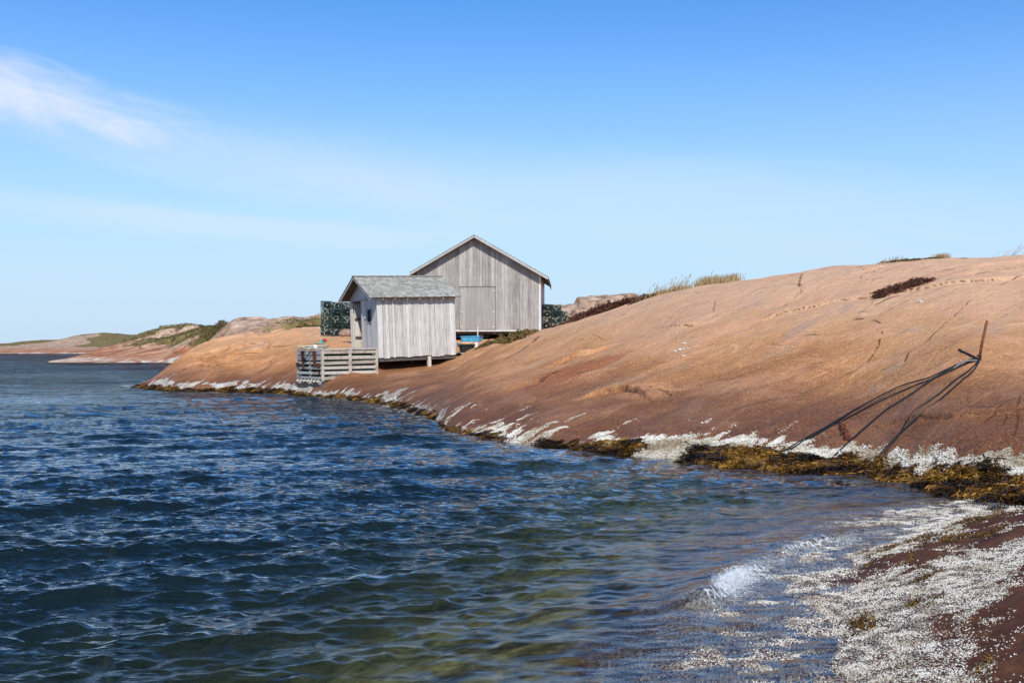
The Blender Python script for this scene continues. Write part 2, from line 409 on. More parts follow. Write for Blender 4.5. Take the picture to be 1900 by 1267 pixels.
ROTF = -math.atan2(FOL[1], FOL[0])
def rock_material():
    n = NT('banded_pink_gneiss')
    P = n.pos()
    sep = n.n('ShaderNodeSeparateXYZ'); n.s(sep.inputs[0], P); z = sep.outputs[2]
    fr = n.mapv(P, rot=(0, 0, ROTF))
    st = n.mapv(fr, scale=(.22, 1.9, 1.9)); st2 = n.mapv(fr, scale=(.5, 6, 6))
    nb = n.noise(P, .45, 4); ns = n.noise(st, 1.0, 5, .6); ns2 = n.noise(st2, 1.6, 4, .6); nm = n.noise(P, 3.2, 5, .65)
    nf = n.noise(P, 34, 4, .8); nff = n.noise(P, 75, 2, .7)
    hz = n.math('ADD', z, n.math('MULTIPLY_ADD', n.math('ADD', nb, ns), 1.5, -1.5))
    hz = n.math('ADD', hz, n.math('MULTIPLY_ADD', nm, .9, -.45))
    col = n.ramp(n.math('DIVIDE', hz, 4.2), [(0.0, (.125, .048, .023)), (.09, (.195, .084, .040)), (.22, (.295, .148, .076)), (.38, (.415, .245, .140)), (.60, (.52, .355, .245)), (.95, (.56, .41, .31))])
    # banding: grey, rust and pale streaks
    col = n.mix(n.math('MULTIPLY', n.ss(ns2, .56, .74), .22), col, (.42, .31, .26))
    col = n.mix(n.math('MULTIPLY', n.ss(ns, .56, .70), .30), col, (.235, .115, .065), )
    grey = n.noise(n.mapv(fr, scale=(.3, .9, .9), loc=(4, 2, 0)), 1.1, 5, .65)
    col = n.mix(n.math('MULTIPLY', n.ss(grey, .54, .67), .68), col, (.34, .275, .27))
    pk = n.noise(P, .8, 4, .6)
    col = n.mix(n.math('MULTIPLY', n.ss(pk, .47, .64), .60), col, (.52, .32, .25))
    # iron stain running down from a seep
    rp = n.n('ShaderNodeVectorMath', operation='DISTANCE')
    n.s(rp.inputs[0], n.mapv(fr, scale=(.62, 1.5, .8))); n.s(rp.inputs[1], STAIN)
    rust = n.math('MULTIPLY', n.ss(n.math('ADD', rp.outputs['Value'], n.math('MULTIPLY', n.noise(st2, 1.2, 5, .7), 1.6)), 2.1, 1.5), .9)
    col = n.mix(rust, col, (.235, .066, .022))
    # crystals and salt-and-pepper grain
    col = n.mix(n.math('MULTIPLY', n.ss(nf, .48, .64), .62), col, (.70, .53, .41))
    col = n.mix(n.math('MULTIPLY', n.ss(nf, .49, .33), .62), col, (.13, .062, .036))
    spk = n.noise(P, 11, 5, .8)
    col = n.mix(n.math('MULTIPLY', n.ss(spk, .57, .70), .35), col, (.20, .105, .065))
    col = n.mix(n.math('MULTIPLY', n.ss(nff, .62, .74), .55), col, (.10, .055, .040))
    col = n.mix(n.math('MULTIPLY', n.ss(nff, .36, .28), .5), col, (.66, .52, .43))
    dots = n.ss(n.voro(P, 8), .075, .04)
    keep = n.ss(n.noise(P, 1.1, 2), .50, .60)
    col = n.mix(n.math('MULTIPLY', dots, keep), col, (.70, .66, .60))
    lich = n.math('MULTIPLY', n.ss(n.noise(P, 9, 5, .7), .60, .68), n.ss(n.math('ADD', z, nb), 3.6, 4.2))
    col = n.mix(n.math('MULTIPLY', lich, .6), col, (.42, .25, .07))
    # joints and veins: thin lines along the banding, some filled with dirt, some imitating overhang shade
    def lines(sx, sy, loc, wd_, det=2, dist=.4):
        v = n.noise(n.mapv(fr, scale=(sx, sy, sy), loc=loc), 1.0, det, .5, dist)
        return n.ss(n.math('ABSOLUTE', n.math('SUBTRACT', v, .5)), wd_, wd_ * .35)
    brk = n.noise(P, 1.7, 3, .6); brk2 = n.noise(n.mapv(P, loc=(7, 3, 1)), 1.2, 3, .6)
    hi = n.ss(z, .35, .7)
    vein = n.math('MULTIPLY', lines(.035, .60, (5, 1, 2), .0065, 1, 0), n.ss(brk2, .44, .56))
    col = n.mix(n.math('MULTIPLY', vein, .3), col, (.70, .55, .44))
    jt = n.math('MULTIPLY', n.math('MULTIPLY', lines(.022, .36, (0, 0, 0), .0028, 1, 0), n.ss(brk, .45, .60)), hi)
    jt2 = n.math('MULTIPLY', n.math('MULTIPLY', lines(.40, .05, (2, 9, 4), .004, 2, 0), n.ss(brk2, .60, .66)), hi)
    ck = n.math('MAXIMUM', n.math('MAXIMUM', jt, jt2), n.math('MULTIPLY', n.ss(n.attr('crack'), .5, .95), n.ss(brk, .5, .6)))
    col = n.mix(n.math('MULTIPLY', ck, .68), col, (.070, .042, .026))
    col = n.mix(n.math('MULTIPLY', n.attr('joint_shade'), n.math('MULTIPLY', n.ss(n.noise(P, 12, 4, .75), .36, .52), .95)), col, (.055, .036, .026))
    # tide zone
    col = n.mix(1.0, col, n.mix(n.ss(n.math('ADD', z, n.math('MULTIPLY', nb, 1.6)), 1.7, 3.6), (1.22, .96, .62), (1.18, 1.01, .82)), 'MULTIPLY')
    wet = n.ss(n.math('ADD', n.math('MULTIPLY', n.ss(sep.outputs[1], 12.3, 17), .48), n.math('ADD', z, n.math('MULTIPLY', nb, .9))), 2.05, 1.15)
    col = n.mix(n.math('MULTIPLY', wet, .70), col, n.mix(n.ss(nf, .35, .65), (.080, .028, .013), (.16, .062, .030)))
    bn = n.attr('barnacle'); wd = n.attr('weed')
    vb = n.voro(P, 34); nbk = n.noise(P, 13, 4, .7)
    bmask = n.ss(n.math('ADD', bn, n.math('MULTIPLY_ADD', nbk, 1.5, -.75)), .46, .60)
    bmask = n.math('MULTIPLY', bmask, n.ss(vb, .85, .55))
    bcol = n.mix(n.ss(nm, .3, .7), (.40, .33, .24), (.78, .74, .67))
    col = n.mix(bmask, col, bcol)
    wcol = n.ramp(n.noise(P, 22, 4, .7), [(.3, (.020, .012, .005)), (.5, (.085, .050, .012)), (.7, (.20, .12, .02))])
    col = n.mix(n.ss(wd, .35, .65), col, wcol)
    # sea bed
    sb = n.ramp(n.noise(P, 3.0, 5, .7), [(.38, (.035, .035, .015)), (.45, (.22, .19, .06)), (.52, (.64, .57, .25)), (.60, (.24, .15, .055)), (.68, (.58, .53, .28))])
    col = n.mix(n.ss(z, -.05, -.4), col, sb)
    h = n.math('ADD', n.math('MULTIPLY', nf, .5), n.math('ADD', n.math('MULTIPLY', nm, 1.2), n.math('ADD', n.math('MULTIPLY', ns2, .5), n.math('MULTIPLY_ADD', ck, -1.2, n.math('MULTIPLY', bmask, .7)))))
    nor = n.bump(h, .045, .9)
    rough = n.math('MULTIPLY_ADD', wet, -.22, .82)
    return n.done(n.pbsdf(col, rough, nor, spec=.25))

def slab_material():
    n = NT('dark_wave_washed_rock')
    P = n.pos()
    sep = n.n('ShaderNodeSeparateXYZ'); n.s(sep.inputs[0], P); z = sep.outputs[2]
    fr = n.mapv(P, rot=(0, 0, ROTF))
    st = n.noise(n.mapv(fr, scale=(.6, 5, 5)), 1.2, 5, .65)
    nm = n.noise(P, 7, 5, .7); nf = n.noise(P, 80, 3, .7)
    col = n.ramp(n.math('ADD', n.math('MULTIPLY', st, .6), n.math('MULTIPLY', nm, .4)), [(.34, (.040, .012, .007)), (.5, (.088, .031, .014)), (.62, (.145, .057, .023)), (.72, (.21, .09, .035))])
    col = n.mix(n.math('MULTIPLY', n.ss(nf, .6, .75), .4), col, (.26, .15, .10))
    bn = n.attr('barnacle')
    vb = n.voro(P, 75); nb = n.noise(P, 20, 3, .7)
    bm = n.math('MULTIPLY', n.ss(n.math('ADD', bn, n.math('MULTIPLY_ADD', nb, 1.4, -.7)), .55, .75), n.ss(vb, .62, .38))
    col = n.mix(n.math('MULTIPLY', bm, .8), col, n.mix(nm, (.40, .34, .25), (.60, .57, .51)))
    wd = n.attr('weed')
    col = n.mix(n.ss(wd, .4, .7), col, (.10, .06, .014))
    sb = n.ramp(n.noise(P, 2.2, 6, .7), [(.38, (.035, .032, .014)), (.46, (.18, .15, .05)), (.53, (.54, .47, .21)), (.62, (.22, .13, .05))])
    col = n.mix(n.ss(z, -.05, -.14), col, sb)
    nor = n.bump(n.math('ADD', n.math('MULTIPLY', nm, 1.0), n.math('ADD', n.math('MULTIPLY', bm, .6), n.math('MULTIPLY', nf, .4))), .015, .9)
    rough = n.math('MULTIPLY_ADD', n.ss(z, .10, .0), -.30, .85)
    return n.done(n.pbsdf(col, rough, nor, spec=.2))

def hill_material():
    n = NT('headland_rock_and_heath')
    P = n.pos()
    sep = n.n('ShaderNodeSeparateXYZ'); n.s(sep.inputs[0], P); z = sep.outputs[2]
    fr = n.mapv(P, rot=(0, 0, ROTF))
    st = n.noise(n.mapv(fr, scale=(.06, .6, .6)), 1.0, 6, .65)
    nb = n.noise(P, .13, 5, .6); nm = n.noise(P, .9, 5, .7)
    up = n.ss(n.math('ADD', z, n.math('MULTIPLY_ADD', nb, 4, -2)), 1.3, 3.2)
    pink = n.ramp(st, [(.35, (.22, .085, .042)), (.5, (.37, .17, .090)), (.62, (.54, .33, .22))])
    grey = n.ramp(nm, [(.36, (.16, .10, .070)), (.48, (.38, .25, .17)), (.62, (.56, .42, .31))])
    col = n.mix(up, pink, grey)
    veg = n.ramp(nm, [(.34, (.055, .046, .020)), (.44, (.125, .105, .040)), (.54, (.24, .185, .075)), (.64, (.17, .080, .040))])
    vm = n.ss(n.math('ADD', n.attr('veg'), n.math('MULTIPLY_ADD', n.math('ADD', nm, nb), 1.2, -1.2)), .38, .58)
    col = n.mix(vm, col, veg)
    white = n.math('MULTIPLY', n.ss(n.math('ADD', z, n.math('MULTIPLY', nb, 2.2)), 1.75, 1.35), n.ss(nm, .42, .56))
    col = n.mix(white, col, (.66, .60, .52))
    col = n.mix(n.ss(z, .22, .08), col, (.06, .04, .015))
    return n.done(n.pbsdf(col, .9, n.bump(n.math('ADD', nm, st), .35, .8), spec=.15))

def water_material():
    n = NT('sea_water')
    P = n.pos()
    dp = n.attr('depth'); fo = n.attr('foam'); amp = n.attr('chop')
    r0 = R(-20)
    def rip(s, ax, det=3):
        return n.noise(n.mapv(P, rot=(0, 0, r0), scale=(ax, 1, .6)), s, det, .6, .3)
    h = n.math('MULTIPLY', rip(.9, .45, 2), .26)
    h = n.math('ADD', h, n.math('MULTIPLY', rip(3.4, .42, 3), .115))
    h = n.math('ADD', h, n.math('MULTIPLY', rip(9, .40, 4), .050))
    h = n.math('ADD', h, n.math('MULTIPLY', rip(30, .7, 2), .0085))
    h = n.math('MULTIPLY', h, amp)
    nor = n.bump(h, 1.0, 1.0)
    fr = n.n('ShaderNodeFresnel'); fr.inputs['IOR'].default_value = 1.333; n.s(fr.inputs['Normal'], nor)
    body = n.n('ShaderNodeBsdfDiffuse'); n.s(body.inputs[0], n.mix(n.ss(dp, .5, 2.2), (.0070, .0160, .0145), (.0020, .0080, .0190)))
    tr = n.n('ShaderNodeBsdfTransparent')
    n.s(tr.inputs[0], n.mix(n.ss(dp, .0, .5), n.mix(n.ss(dp, .0, .05), (.97, .98, .97), (.84, .85, .80)), (.80, .93, .84)))
    trans = n.math('POWER', 2.718, n.math('MULTIPLY', dp, n.math('MULTIPLY_ADD', dp, -.9, -.45)))
    m1 = n.n('ShaderNodeMixShader'); n.s(m1.inputs[0], trans); n.s(m1.inputs[1], body.outputs[0]); rf = n.n('ShaderNodeBsdfRefraction'); rf.inputs['IOR'].default_value = 1.333; rf.inputs['Roughness'].default_value = 0; n.s(rf.inputs['Normal'], nor); n.t.links.new(tr.inputs[0].links[0].from_socket, rf.inputs[0])
    thr = n.n('ShaderNodeMixShader'); thr.inputs[0].default_value = .5; n.s(thr.inputs[1], tr.outputs[0]); n.s(thr.inputs[2], rf.outputs[0])
    n.s(m1.inputs[2], thr.outputs[0])
    gl = n.n('ShaderNodeBsdfGlossy'); gl.inputs['Roughness'].default_value = .05; n.s(gl.inputs['Normal'], nor)
    m2 = n.n('ShaderNodeMixShader'); n.s(m2.inputs[0], n.math('MULTIPLY', fr.outputs[0], n.math('MULTIPLY_ADD', fr.outputs[0], -.1, 1.25), clamp=True)); n.s(m2.inputs[1], m1.outputs[0]); n.s(m2.inputs[2], gl.outputs[0])
    fm = n.n('ShaderNodeBsdfDiffuse'); fm.inputs[0].default_value = (.82, .86, .88, 1)
    wv = n.n('ShaderNodeVectorMath', operation='MULTIPLY_ADD'); n.s(wv.inputs[0], n.n('ShaderNodeTexNoise').outputs['Color']); wv.inputs[1].default_value = (.05, .05, .05); n.s(wv.inputs[2], P)
    lace = n.ss(n.voro(wv.outputs[0], 15, 'DISTANCE_TO_EDGE'), .16, .02)
    fmask = n.math('MULTIPLY', n.ss(n.math('ADD', fo, n.math('ADD', n.math('MULTIPLY_ADD', n.noise(P, 24, 5, .75, 1.0), 1.8, -.95), n.math('MULTIPLY', lace, .30))), .50, 1.0), n.math('MULTIPLY', n.ss(fo, .04, .15), .62))
    m3 = n.n('ShaderNodeMixShader'); n.s(m3.inputs[0], fmask); n.s(m3.inputs[1], m2.outputs[0]); n.s(m3.inputs[2], fm.outputs[0])
    return n.done(m3.outputs[0])

def wood(name, dark, mid, light, axis='Z', scale=1.0, stain=None, rough=.85):
    n = NT(name)
    O = n.obj(); t = n.attr('tint')
    sc = {'X': (.05, 1, 1), 'Y': (1, .05, 1), 'Z': (1, 1, .05)}[axis]
    off = n.n('ShaderNodeCombineXYZ'); n.s(off.inputs[0], n.math('MULTIPLY', t, 37)); n.s(off.inputs[1], n.math('MULTIPLY', t, 91)); n.s(off.inputs[2], n.math('MULTIPLY', t, 53))
    va = n.n('ShaderNodeVectorMath', operation='ADD'); n.s(va.inputs[0], n.mapv(O, scale=sc)); n.s(va.inputs[1], off.outputs[0])
    g = n.noise(va.outputs[0], 38 * scale, 4, .65); g2 = n.noise(va.outputs[0], 9 * scale, 3, .6)
    k = n.noise(O, 2.3, 4, .65)
    f = n.math('ADD', n.math('MULTIPLY', g, .60), n.math('ADD', n.math('MULTIPLY', g2, .38), n.math('ADD', n.math('MULTIPLY', t, .18), n.math('MULTIPLY', k, .24))))
    col = n.ramp(f, [(.44, dark), (.66, mid), (.88, light)])
    if axis == 'Z':
        rs = n.noise(n.mapv(O, scale=(9, 9, .55)), 1.0, 4, .7)
        col = n.mix(n.math('MULTIPLY', n.ss(rs, .54, .72), .55), col, dark)
        col = n.mix(n.math('MULTIPLY', n.ss(rs, .44, .30), .35), col, light)
    kn = n.ss(n.voro(O, 6.5), .14, .08)
    col = n.mix(n.math('MULTIPLY', kn, .5), col, dark)
    if stain:
        col = n.mix(n.math('MULTIPLY', n.ss(n.noise(O, 3.0, 5, .7), .52, .66), stain[1]), col, stain[0])
    nor = n.bump(g, .006, .7)
    return n.done(n.pbsdf(col, rough, nor, spec=.2))

def plain(name, col, rough=.6, var=.25, scale=12, metal=0, col2=None, spec=.4, bump=.002):
    n = NT(name)
    O = n.obj(); f = n.noise(O, scale, 4, .65)
    c2 = col2 if col2 else tuple(c * (1 - var) for c in col)
    c = n.mix(n.ss(f, .35, .65), col, c2)
    return n.done(n.pbsdf(c, rough, n.bump(f, bump, .6), metal, spec))

def tinted(name, stops, rough=.8, trans=0.0):
    """colour picked by each piece's tint value"""
    n = NT(name)
    c = n.ramp(n.attr('tint'), stops)
    b = n.pbsdf(c, rough, spec=.25)
    if trans:
        tl = n.n('ShaderNodeBsdfTranslucent'); n.s(tl.inputs[0], c)
        m = n.n('ShaderNodeMixShader'); m.inputs[0].default_value = trans
        n.s(m.inputs[1], b); n.s(m.inputs[2], tl.outputs[0]); b = m.outputs[0]
    return n.done(b)

# stain centre in banding coordinates
_sp = hit(1062, 690)
_a, _b = fol(_sp.x, _sp.y)
STAIN = (_a * .62, _b * 1.5, _sp.z * .8)

M = {}
M['rock'] = rock_material(); M['slab'] = slab_material(); M['hill'] = hill_material(); M['water'] = water_material()
M['shed_board'] = wood('silvered_boards', (.26, .24, .21), (.51, .485, .445), (.70, .675, .635), 'Z')
M['end_board'] = wood('silvered_end_boards', (.27, .25, .225), (.50, .475, .44), (.67, .65, .61), 'Z')
M['barn_board'] = wood('grey_barn_boards', (.14, .125, .11), (.305, .28, .25), (.48, .45, .415), 'Z')
M['ply'] = wood('grey_plywood', (.22, .20, .18), (.315, .29, .262), (.41, .385, .355), 'Z', .5)
M['shingle'] = wood('weathered_shingles', (.14, .128, .108), (.30, .285, .245), (.48, .46, .41), 'Y', 1.2)
M['trim'] = wood('pale_trim', (.20, .185, .165), (.35, .33, .30), (.50, .475, .44), 'X')
M['darkwood'] = wood('dark_timber', (.045, .04, .035), (.10, .09, .08), (.18, .165, .15), 'X')
M['slat'] = wood('bleached_slats', (.20, .16, .11), (.42, .37, .295), (.62, .58, .50), 'X', 1, ((.20, .085, .035), .6))
M['end_slat'] = wood('stained_slats', (.18, .17, .155), (.36, .35, .33), (.54, .53, .50), 'Y', 1, ((.20, .07, .03), .7))
M['post'] = wood('raw_post', (.30, .25, .19), (.52, .46, .38), (.68, .62, .53), 'Z')
M['rust'] = plain('rusty_iron', (.26, .075, .028), .85, .5, 25, col2=(.11, .035, .018))
M['rustplate'] = plain('rust_scale', (.17, .05, .022), .9, .5, 18, col2=(.075, .025, .014))
M['black'] = plain('black_rubber', (.014, .014, .014), .6, .4, 20)
M['greyrope'] = plain('grey_rope', (.22, .22, .22), .8, .5, 40)
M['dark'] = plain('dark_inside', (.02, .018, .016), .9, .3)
M['blue'] = plain('blue_plastic', (.035, .25, .47), .45, .35, 9, col2=(.10, .38, .58))
M['orange'] = plain('orange_rope', (.62, .24, .04), .7, .5, 30, col2=(.70, .52, .30))
M['white'] = plain('white_paint', (.74, .73, .70), .6, .2, 8)
M['cream'] = plain('cream_rope', (.60, .54, .42), .8, .3, 30)
M['wire'] = plain('green_coated_wire', (.016, .048, .040), .5, .3, 30, col2=(.050, .085, .072))
M['net_and_shade'] = plain('dark_net_and_gap_shade', (.010, .026, .022), .9, .4, 40)  # trap netting, and the shade-dark sheets inside the crate
M['twine'] = plain('pale_twine', (.62, .60, .52), .8, .2, 40)
M['brick'] = plain('brick_weight', (.42, .15, .08), .9, .3, 15)
M['turq'] = plain('turquoise_plastic', (.07, .42, .36), .5, .2)
M['red'] = plain('red_float', (.42, .05, .035), .5, .2)
M['barn'] = tinted('barnacle_shell', [(0, (.24, .17, .10)), (.3, (.46, .43, .33)), (.6, (.66, .61, .53)), (1, (.78, .75, .69))], .8)
M['weed'] = tinted('rockweed', [(0, (.016, .009, .004)), (.35, (.060, .030, .008)), (.7, (.20, .098, .017)), (1, (.42, .23, .04))], .30, .2)
M['heather'] = tinted('heather_leaves', [(0, (.030, .014, .010)), (.3, (.10, .032, .022)), (.6, (.16, .060, .035)), (.8, (.11, .10, .030)), (1, (.22, .18, .07))], .8, .2)
M['scrub'] = tinted('scrub_leaves', [(0, (.06, .035, .015)), (.35, (.17, .12, .04)), (.6, (.27, .20, .07)), (.8, (.24, .095, .035)), (1, (.42, .34, .16))], .8, .25)
M['heath'] = tinted('heath_leaves', [(0, (.055, .045, .018)), (.4, (.13, .11, .038)), (.75, (.24, .18, .07)), (1, (.18, .08, .036))], .85, .2)
M['straw'] = tinted('dry_grass', [(0, (.24, .15, .06)), (.5, (.42, .30, .14)), (1, (.60, .48, .28))], .8, .35)
M['stone'] = plain('pale_stone', (.60, .56, .50), .8, .3, 10)
M['greystone'] = plain('pink_stone', (.38, .23, .165), .85, .4, 10)
M['foam'] = plain('sea_foam', (.62, .66, .68), .5, .1)

# ------------------------------------------------------------------ terrain meshes
def fan_mesh(name, land, us, seg, mat, fn):
    yk, zk = land.knots(us)                     # (nu,K)
    fr = []
    for k, n_ in enumerate(seg):
        t = np.linspace(0, 1, n_, endpoint=(k == len(seg) - 1))
        fr += [(k, x) for x in t]
    Y = np.stack([yk[:, k] + (yk[:, k + 1] - yk[:, k]) * t for k, t in fr], 0)      # rows, cols
    X = (us[None, :] - CX) / F * Y
    z0 = land.eval_knots(np.broadcast_to(yk, (*Y.shape, land.K)), np.broadcast_to(zk, (*Y.shape, land.K)), Y)
    Z, attrs = fn(X, Y, z0)
    V = np.stack([X, Y, Z], -1).reshape(-1, 3)
    o = mesh_np(name, V, grid_faces(*Y.shape), mat, {k: v.ravel() for k, v in attrs.items()})
    return o, X, Y, Z, attrs

def bhit(u, v):
    Y = np.linspace(8, 48, 3000); X = (u - CX) / F * Y
    i = int(np.argmax(MAIN.base(X, Y) >= CAMZ + (HV - v) / F * Y)); return X[i], Y[i]
JOINTS_AND_SHADE = [(.030, [(1128, 724), (1150, 718), (1180, 722), (1194, 729)]), (.014, [(1690, 781), (1770, 772), (1830, 767), (1898, 762)]), (.014, [(1892, 738), (1885, 790), (1878, 816)]),
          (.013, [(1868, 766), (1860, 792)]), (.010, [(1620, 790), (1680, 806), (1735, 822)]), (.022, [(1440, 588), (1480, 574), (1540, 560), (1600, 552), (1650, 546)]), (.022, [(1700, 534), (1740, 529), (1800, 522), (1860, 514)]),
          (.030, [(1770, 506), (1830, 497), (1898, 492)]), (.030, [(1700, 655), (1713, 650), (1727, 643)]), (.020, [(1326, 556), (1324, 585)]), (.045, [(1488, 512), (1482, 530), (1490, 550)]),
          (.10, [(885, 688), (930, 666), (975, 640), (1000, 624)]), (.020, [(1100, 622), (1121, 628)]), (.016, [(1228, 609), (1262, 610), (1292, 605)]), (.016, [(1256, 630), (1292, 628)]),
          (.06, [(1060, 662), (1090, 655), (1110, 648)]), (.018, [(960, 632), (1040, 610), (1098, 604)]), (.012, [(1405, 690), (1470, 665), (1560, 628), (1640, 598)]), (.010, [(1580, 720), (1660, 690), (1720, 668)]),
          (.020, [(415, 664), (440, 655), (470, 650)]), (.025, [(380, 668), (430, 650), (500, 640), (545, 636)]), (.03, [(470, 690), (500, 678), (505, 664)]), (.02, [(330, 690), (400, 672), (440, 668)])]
LEDGES = [(.12, [(1128, 724), (1150, 718), (1180, 722), (1194, 729)]), (.10, [(1040, 672), (1062, 660), (1090, 653), (1112, 646)]), (.07, [(1690, 781), (1770, 772), (1830, 767), (1898, 762)]), (.06, [(1440, 588), (1480, 574), (1540, 560), (1600, 552), (1650, 546)]),
          (.08, [(380, 668), (430, 650), (500, 640), (545, 636)]), (.08, [(330, 690), (400, 672), (440, 668)]), (.05, [(1228, 609), (1262, 610), (1292, 605)]), (.06, [(1700, 534), (1740, 529), (1800, 522), (1860, 514)])]
def joints_and_shade(X, Y):  # natural joints, plus dark stain lines that imitate overhang shade at ledges
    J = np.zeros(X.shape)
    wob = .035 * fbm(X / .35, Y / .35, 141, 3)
    for w_, pl in JOINTS_AND_SHADE:
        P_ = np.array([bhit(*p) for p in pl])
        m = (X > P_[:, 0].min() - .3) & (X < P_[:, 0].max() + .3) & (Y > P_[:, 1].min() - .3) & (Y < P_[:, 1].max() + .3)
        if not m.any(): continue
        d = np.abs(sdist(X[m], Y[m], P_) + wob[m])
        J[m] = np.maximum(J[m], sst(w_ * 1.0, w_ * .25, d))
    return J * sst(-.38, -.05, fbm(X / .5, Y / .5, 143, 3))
def f_main(X, Y, z0):
    r, crack = relief(X, Y, z0)
    jt = joints_and_shade(X, Y)
    a, b = fol(X, Y)
    # the point beyond the shed is more broken: ledges and small scarps
    far = sst(34, 39, Y) * sst(640, 520, CX + F * X / Y) * sst(.3, .9, z0)
    q = fbm(a / 3.5, b / 1.6, 151, 4)
    r = r + far * (.22 * q + .12 * (sst(-.04, .04, fbm(a / 4, b / 2, 153, 3)) - .5) + .10 * (sst(-.03, .03, fbm(a / 1.6, b / 2.2, 155, 3)) - .5))
    for h_, pl in LEDGES:                              # low scarps where a sheet of the rock has come away
        P_ = np.array([bhit(*p) for p in pl])
        m = (X > P_[:, 0].min() - 1.2) & (X < P_[:, 0].max() + 1.2) & (Y > P_[:, 1].min() - 1.2) & (Y < P_[:, 1].max() + 1.2)
        d = sdist(X[m], Y[m], P_) + .03 * fbm(X[m] / .2, Y[m] / .2, 145, 3)
        r[m] = r[m] + h_ * (sst(.025, -.025, d) - .5) * np.exp(-(d / .45) ** 2)
    Z = z0 + r - .02 * jt
    bedm = sst(-.1, -.3, z0)
    Z = Z + bedm * (.10 * fbm(X / .6, Y / .6, 161, 4) + .05 * np.abs(fbm(X / .22, Y / .22, 163, 3)))
    bn, wd = tide_masks(X, Y, Z)
    # the crust and the weed stand proud of the stone
    Z = Z + .02 * bn * (.5 + .5 * vnoise(X / .05, Y / .05, 7)) + wd * .025 * (.5 + .5 * fbm(X / .14, Y / .14, 8, 3)) * sst(-.3, .0, Z)
    return Z, {'crack': crack, 'barnacle': bn, 'weed': wd, 'joint_shade': jt}
us = np.concatenate([np.linspace(-2500, -40, 50, endpoint=False), np.linspace(-40, 200, 40, endpoint=False), np.arange(200, 1960, 2.0), np.linspace(1960, 2400, 60, endpoint=False), np.linspace(2400, 4400, 60)])
SEG = [8, 70, 45, 150, 170, 170, 60, 40, 30]
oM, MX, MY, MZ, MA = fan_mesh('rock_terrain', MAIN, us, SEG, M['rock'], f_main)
tag(oM, 'banded pink and brown bedrock shore rising smoothly from the sea', 'rock shore', kind='structure')

def f_hill(X, Y, z0):
    a, b = fol(X, Y)
    land = sst(.2, 2.5, z0)
    rg = 1 - np.abs(fbm(a / 14, b / 6, 303, 4))
    led = sst(-.03, .03, fbm(a / 12, b / 5, 321, 4)) + sst(-.03, .03, fbm(a / 7, b / 9, 323, 3))
    Z = z0 + land * (.7 * fbm(a / 22, b / 9, 301, 4) + .55 * (rg - .8) + .55 * (led - 1) + .30 * fbm(a / 4, b / 2, 307, 4)) + .12 * fbm(X / 2, Y / 2, 305, 3)
    veg = sst(-.15, .20, fbm(a / 20, b / 8, 311, 4) + .30 * sst(1.8, 3.6, z0) - .08 + .02 * sst(60, 75, Y) * sst(105, 90, Y)) * sst(1.5, 2.6, Z + .8 * fbm(X / 4, Y / 4, 313, 3)) * sst(880, 700, CX + F * X / Y)
    return Z, {'veg': veg}
usH = np.concatenate([np.linspace(-480, 40, 20, endpoint=False), np.arange(40, 660, 1.6), np.linspace(660, 980, 60, endpoint=False), np.arange(980, 1180, 3), np.linspace(1180, 2600, 50)])
oH, HX, HY, HZ, HA = fan_mesh('hills', HILL, usH, [6, 60, 80, 110, 30, 12], M['hill'], f_hill)
tag(oH, 'low headland of pink rock with green heath on top', 'headland', kind='structure')
def f_far(X, Y, z0):
    land = sst(.2, 5, z0)
    Z = z0 + land * (1.6 * fbm(X / 60, Y / 40, 401, 4) + 1.0 * fbm(X / 12, Y / 16, 403, 4))
    veg = sst(-.15, .2, fbm(X / 30, Y / 30, 411, 4) + .0) * sst(2.2, 4.0, Z)
    return Z, {'veg': veg}
usF = np.concatenate([np.linspace(-880, -40, 60, endpoint=False), np.arange(-40, 330, 2.0), np.linspace(330, 800, 60)])
oF = fan_mesh('far_hills', FAR, usF, [4, 40, 60, 80, 10, 6], M['hill'], f_far)[0]
tag(oF, 'distant low green and grey coast across the water', 'coast', kind='structure')

# foreground slab
gx = np.arange(-4, 9.0, .022); gy = np.arange(.2, 12.6, .022)
SX, SY = np.meshgrid(gx, gy)
SZ = slab(SX, SY)
SB = slab_mask(SX, SY, SZ) * sst(-.13, -.03, SZ)
aa, bb = fol(SX, SY)
SW = sst(.40, .47, fbm(aa / .5, bb / .12, 251, 4) + .06 * np.exp(-((SZ - .08) / .06) ** 2)) * sst(.24, .14, SZ) * sst(.0, .02, SZ)
oS = mesh_np('shore_rock', np.stack([SX, SY, SZ], -1).reshape(-1, 3), grid_faces(*SX.shape), M['slab'], {'barnacle': SB.ravel(), 'weed': SW.ravel()})
tag(oS, 'dark red wave washed rock slab speckled white with barnacles', 'rock', kind='structure')

